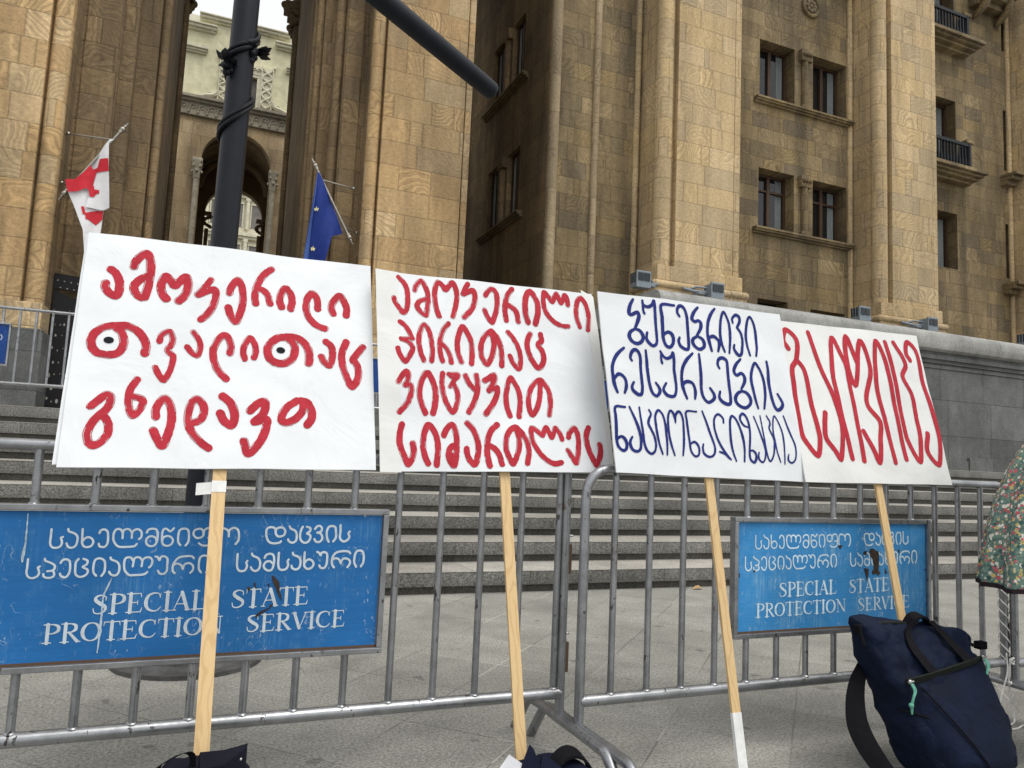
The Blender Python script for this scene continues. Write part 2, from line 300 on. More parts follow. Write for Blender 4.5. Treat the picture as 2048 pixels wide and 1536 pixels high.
def floral_mat():
    q = NT('floral_fabric'); P = q.pos()
    g = q.noise(P, 38.0, 4.0, .65); col = q.mix(q.rng(g, .35, .65), (.045,.095,.085), (.14,.23,.185))
    lf = q.vor(P, 75.0); col = q.mix(q.rng(lf.outputs['Distance'], .15, .4, .55, 0), col, (.24,.32,.24))
    for sc, sd_, cols, rad in ((50.0, 1.0, [(.62,.60,.52), (.52,.40,.14), (.42,.07,.08), (.60,.58,.50)], .34), (42.0, 6.0, [(.62,.60,.52), (.03,.08,.07), (.45,.08,.10), (.50,.38,.13)], .33), (70.0, 3.0, [(.55,.10,.14), (.60,.58,.5), (.03,.10,.09), (.5,.42,.2)], .30)):
        x = q.n('ShaderNodeVectorMath', operation='ADD'); q.put(x.inputs[0], P); x.inputs[1].default_value = (sd_, sd_*.7, sd_*.3)
        v = q.vor(x.outputs[0], sc); r = q.sep(v.outputs['Color'])
        wob = q.math('MULTIPLY', q.math('SUBTRACT', q.noise(P, sc*3.0, 2.0), .5), .42)
        d = q.math('ADD', v.outputs['Distance'], wob); pick = q.ramp(r[0], [(i/4, c) for i, c in enumerate(cols)], 'CONSTANT')
        on = q.math('MULTIPLY', q.rng(d, rad, rad+.06, 1, 0), q.math('GREATER_THAN', r[1], .28))
        col = q.mix(on, col, pick); col = q.mix(q.math('MULTIPLY', q.rng(v.outputs['Distance'], .08, .13, 1, 0), q.math('GREATER_THAN', r[1], .28)), col, (.05,.045,.05))
    return q.fin(col, .85, 0, g, .2, .004)
MAT['floral'] = floral_mat()
MAT['hem'] = simple('dark_hem', (.02,.012,.014), .8); MAT['skin'] = simple('skin', (.52,.33,.24), .5, 0, .06, 30); MAT['hair'] = simple('dark_hair', (.03,.018,.012), .5, 0, .3, 120)
MAT['trousers'] = simple('dark_trousers', (.018,.018,.022), .85); MAT['shoe'] = simple('white_shoe', (.5,.5,.48), .6); MAT['eye'] = simple('eye_white', (.7,.7,.68), .3)
MAT['lip'] = simple('lip', (.38,.13,.11), .5); MAT['leaf_litter'] = simple('dry_leaf', (.45,.30,.14), .8)

# ------------------------------------------------------------------ geometry helpers
class MB:
    def __init__(s): s.v = []; s.f = []; s.mi = []; s.cur = 0
    def add(s, vs, fs):
        o = len(s.v); s.v += [tuple(map(float, p)) for p in vs]; s.f += [tuple(o+i for i in f) for f in fs]; s.mi += [s.cur]*len(fs); return s
    def box(s, x0, x1, y0, y1, z0, z1):
        vs = [(x, y, z) for z in (z0, z1) for y in (y0, y1) for x in (x0, x1)]
        return s.add(vs, [(0,2,3,1), (4,5,7,6), (0,1,5,4), (2,6,7,3), (0,4,6,2), (1,3,7,5)])
    def bbox(s, x0, x1, y0, y1, z0, z1, b=.01):
        """box with small bevels on all edges"""
        bm = bmesh.new(); vs = [bm.verts.new((x, y, z)) for z in (z0, z1) for y in (y0, y1) for x in (x0, x1)]
        for f in [(0,2,3,1), (4,5,7,6), (0,1,5,4), (2,6,7,3), (0,4,6,2), (1,3,7,5)]: bm.faces.new([vs[i] for i in f])
        bmesh.ops.bevel(bm, geom=bm.edges[:], offset=b, segments=2, affect='EDGES', profile=.6)
        bm.verts.index_update(); s.add([v.co for v in bm.verts], [[v.index for v in f.verts] for f in bm.faces]); bm.free(); return s
    def prism(s, poly, z0, z1):
        n = len(poly); vs = [(x, y, z0) for x, y in poly]+[(x, y, z1) for x, y in poly]
        return s.add(vs, [tuple(range(n))[::-1], tuple(range(n, 2*n))]+[(i, (i+1) % n, n+(i+1) % n, n+i) for i in range(n)])
    def prism_y(s, poly, y0, y1):
        n = len(poly); vs = [(x, y0, z) for x, z in poly]+[(x, y1, z) for x, z in poly]
        return s.add(vs, [tuple(range(n)), tuple(range(n, 2*n))[::-1]]+[((i+1) % n, i, n+i, n+(i+1) % n) for i in range(n)])
    def tube(s, pts, r, n=12, caps=True, closed=False):
        pts = [Vector(p) for p in pts]; m = len(pts); rs = r if hasattr(r, '__len__') else [r]*m
        rings = []; up = None
        for i, p in enumerate(pts):
            a = pts[(i-1) % m] if closed or i > 0 else p; b = pts[(i+1) % m] if closed or i < m-1 else p
            t = (b-a).normalized()
            if up is None: up = Vector((0, 0, 1)) if abs(t.z) < .9 else Vector((1, 0, 0))
            x = up.cross(t)
            if x.length < 1e-6: x = Vector((1, 0, 0)).cross(t)
            x.normalize(); y = t.cross(x); up = y
            rings.append([p+rs[i]*(math.cos(2*math.pi*k/n)*x+math.sin(2*math.pi*k/n)*y) for k in range(n)])
        vs = [v for rg in rings for v in rg]; fs = []
        for i in range(m if closed else m-1):
            j = (i+1) % m
            for k in range(n): fs.append((i*n+k, i*n+(k+1) % n, j*n+(k+1) % n, j*n+k))
        if caps and not closed: fs += [tuple(range(n))[::-1], tuple(range((m-1)*n, m*n))]
        return s.add(vs, fs)
    def cyl(s, x, y, z0, z1, r, n=16): return s.tube([(x, y, z0), (x, y, z1)], r, n)
    def ball(s, c, r, n=10, sq=(1, 1, 1)):
        vs = []; fs = []
        for i in range(n+1):
            th = math.pi*i/n
            for k in range(2*n):
                ph = math.pi*k/n; vs.append((c[0]+sq[0]*r*math.sin(th)*math.cos(ph), c[1]+sq[1]*r*math.sin(th)*math.sin(ph), c[2]+sq[2]*r*math.cos(th)))
        for i in range(n):
            for k in range(2*n): fs.append((i*2*n+k, (i+1)*2*n+k, (i+1)*2*n+(k+1) % (2*n), i*2*n+(k+1) % (2*n)))
        return s.add(vs, fs)
    def loft(s, rings, caps=True, closed=True):
        n = len(rings[0]); m = len(rings); vs = [p for r in rings for p in r]; fs = []
        for i in range(m-1):
            for k in range(n if closed else n-1): fs.append((i*n+k, i*n+(k+1) % n, (i+1)*n+(k+1) % n, (i+1)*n+k))
        if caps and closed: fs += [tuple(range(n))[::-1], tuple(range((m-1)*n, m*n))]
        return s.add(vs, fs)
    def strip(s, pts, side, w, th, nrm):
        """flat webbing: pts centre line, side vectors, half widths, thickness along nrm"""
        rings = []
        for i, p in enumerate(pts):
            p = Vector(p); sv = Vector(side[i] if isinstance(side, list) else side).normalized(); nv = Vector(nrm[i] if isinstance(nrm, list) else nrm).normalized()
            ww = w[i] if hasattr(w, '__len__') else w
            rings.append([p-sv*ww-nv*th, p+sv*ww-nv*th, p+sv*ww+nv*th, p-sv*ww+nv*th])
        return s.loft(rings)
    def build(s, name, mats, parent=None, smooth=None, origin=None):
        me = bpy.data.meshes.new(name)
        off = Vector((0, 0, 0))
        if parent is not None: off = WPOS[parent.name]
        elif origin is not None: off = Vector(origin)
        me.from_pydata([(p[0]-off.x, p[1]-off.y, p[2]-off.z) for p in s.v], [], s.f)
        if not isinstance(mats, (list, tuple)): mats = [mats]
        for m in mats: me.materials.append(MAT[m] if isinstance(m, str) else m)
        if len(mats) > 1:
            for p, i in zip(me.polygons, s.mi): p.material_index = i
        bm = bmesh.new(); bm.from_mesh(me); bmesh.ops.recalc_face_normals(bm, faces=bm.faces) if smooth is not False else None
        bm.to_mesh(me); bm.free()
        if smooth:
            for p in me.polygons: p.use_smooth = True
            try: me.set_sharp_from_angle(angle=R(smooth if smooth is not True else 40))
            except Exception: pass
        o = bpy.data.objects.new(name, me); COL.objects.link(o)
        if parent is not None: o.parent = parent; WPOS[o.name] = off
        else: o.location = off; WPOS[o.name] = off
        return o
WPOS = {}
def tag(o, label=None, cat=None, group=None, kind=None):
    if label: o['label'] = label
    if cat: o['category'] = cat
    if group: o['group'] = group
    if kind: o['kind'] = kind
    return o
def thing(name, loc, label, cat, group=None):
    o = bpy.data.objects.new(name, None); COL.objects.link(o); o.location = loc; WPOS[o.name] = Vector(loc); o.empty_display_size = .1
    return tag(o, label, cat, group)
def copy_tree(o, parent=None, kids=None):
    c = o.copy(); COL.objects.link(c); WPOS[c.name] = WPOS[o.name]
    if parent is not None: c.parent = parent
    for ch in [k for k in COL.objects if k.parent == o]: copy_tree(ch, c)
    return c
def crom(pts, k=6, closed=False):
    P = [Vector(p) for p in pts]; out = []; n = len(P)
    if n < 3: 
        return [P[0].lerp(P[-1], i/k) for i in range(k+1)]
    for i in range(n-1):
        p0 = P[i-1] if i > 0 else (P[n-2] if closed else P[0]*2-P[1]); p1, p2 = P[i], P[i+1]; p3 = P[i+2] if i+2 < n else (P[1] if closed else P[-1]*2-P[-2])
        for j in range(k):
            t = j/k; out.append(.5*((2*p1)+(p2-p0)*t+(2*p0-5*p1+4*p2-p3)*t*t+(3*p1-3*p2+p3-p0)*t**3))
    out.append(P[-1]); return out
def vnoise(shape, step, seed):
    g = np.random.default_rng(seed); h, w = shape; a = g.random((h//step+3, w//step+3))
    yy = np.arange(h)/step; xx = np.arange(w)/step; y0 = yy.astype(int); x0 = xx.astype(int); fy = (yy-y0)[:, None]; fx = (xx-x0)[None, :]
    A = a[np.ix_(y0, x0)]; B = a[np.ix_(y0, x0+1)]; C = a[np.ix_(y0+1, x0)]; D = a[np.ix_(y0+1, x0+1)]
    return (A*(1-fx)+B*fx)*(1-fy)+(C*(1-fx)+D*fx)*fy-.5
def ink(strokes, cell, rough=0.0, seed=1, k=6, taper=0.0, dry=0.0):
    """brush strokes [(widths, points)...] in metres -> one clean flat outline mesh (verts 2D, faces)"""
    allp = np.array([p for w, ps in strokes for p in ps]); mw = max(np.max(w) for w, ps in strokes)
    lo = allp.min(0)-mw; hi = allp.max(0)+mw; nx = int((hi[0]-lo[0])/cell)+2; ny = int((hi[1]-lo[1])/cell)+2
    Fd = np.full((ny, nx), -1.0)
    for w, ps in strokes:
        q = [(p.x, p.y) for p in crom([(a, b, 0) for a, b in ps], k)] if k else ps
        n = len(q); ws = np.interp(np.linspace(0, 1, n), np.linspace(0, 1, len(w)), w)*.5 if hasattr(w, '__len__') else np.full(n, w*.5)
        if taper:
            tt = np.linspace(0, 1, n); ws = ws*(1-taper*np.clip((np.abs(tt-.5)-.40)/.10, 0, 1))
        for i in range(n-1):
            a = np.array(q[i]); b = np.array(q[i+1]); h0, h1 = ws[i], ws[i+1]; m = max(h0, h1)+2*cell
            i0 = max(0, int((min(a[0], b[0])-m-lo[0])/cell)); i1 = min(nx, int((max(a[0], b[0])+m-lo[0])/cell)+2)
            j0 = max(0, int((min(a[1], b[1])-m-lo[1])/cell)); j1 = min(ny, int((max(a[1], b[1])+m-lo[1])/cell)+2)
            X = lo[0]+np.arange(i0, i1)*cell; Y = lo[1]+np.arange(j0, j1)*cell; X, Y = np.meshgrid(X, Y)
            d = b-a; L2 = d@d
            t = np.clip(((X-a[0])*d[0]+(Y-a[1])*d[1])/L2, 0, 1) if L2 > 1e-14 else 0*X
            f = h0+(h1-h0)*t-np.hypot(X-a[0]-t*d[0], Y-a[1]-t*d[1])
            Fd[j0:j1, i0:i1] = np.maximum(Fd[j0:j1, i0:i1], f)
    if rough: Fd = Fd+rough*(vnoise(Fd.shape, 3, seed)+1.2*vnoise(Fd.shape, 8, seed+1))
    if dry:                                               # thin unpainted lines just inside the edge of a stroke
        gap = .00095-np.abs(Fd-dry); nn = (vnoise(Fd.shape, 22, seed+5)+.5*vnoise(Fd.shape, 9, seed+6)-.10)*.02
        Fd = np.minimum(Fd, -np.minimum(gap, nn))
    ins = Fd > 0; verts = []; faces = []; nid = {}; eid = {}
    def node(j, i):
        if (j, i) not in nid: nid[(j, i)] = len(verts); verts.append((lo[0]+i*cell, lo[1]+j*cell))
        return nid[(j, i)]
    def cross(a, b):
        key = (a, b) if a < b else (b, a)
        if key not in eid:
            fa, fb = Fd[a], Fd[b]; t = min(.97, max(.03, fa/(fa-fb))); eid[key] = len(verts)
            verts.append((lo[0]+(a[1]+(b[1]-a[1])*t)*cell, lo[1]+(a[0]+(b[0]-a[0])*t)*cell))
        return eid[key]
    anyc = ins[:-1, :-1] | ins[1:, :-1] | ins[:-1, 1:] | ins[1:, 1:]
    for j, i in zip(*np.nonzero(anyc)):
        j = int(j); i = int(i); c = [(j, i), (j, i+1), (j+1, i+1), (j+1, i)]; poly = []
        for a in range(4):
            p, q = c[a], c[(a+1) % 4]
            if ins[p]: poly.append(node(*p))
            if ins[p] != ins[q]: poly.append(cross(p, q))
        if len(poly) >= 3: faces.append(poly)
    return verts, faces
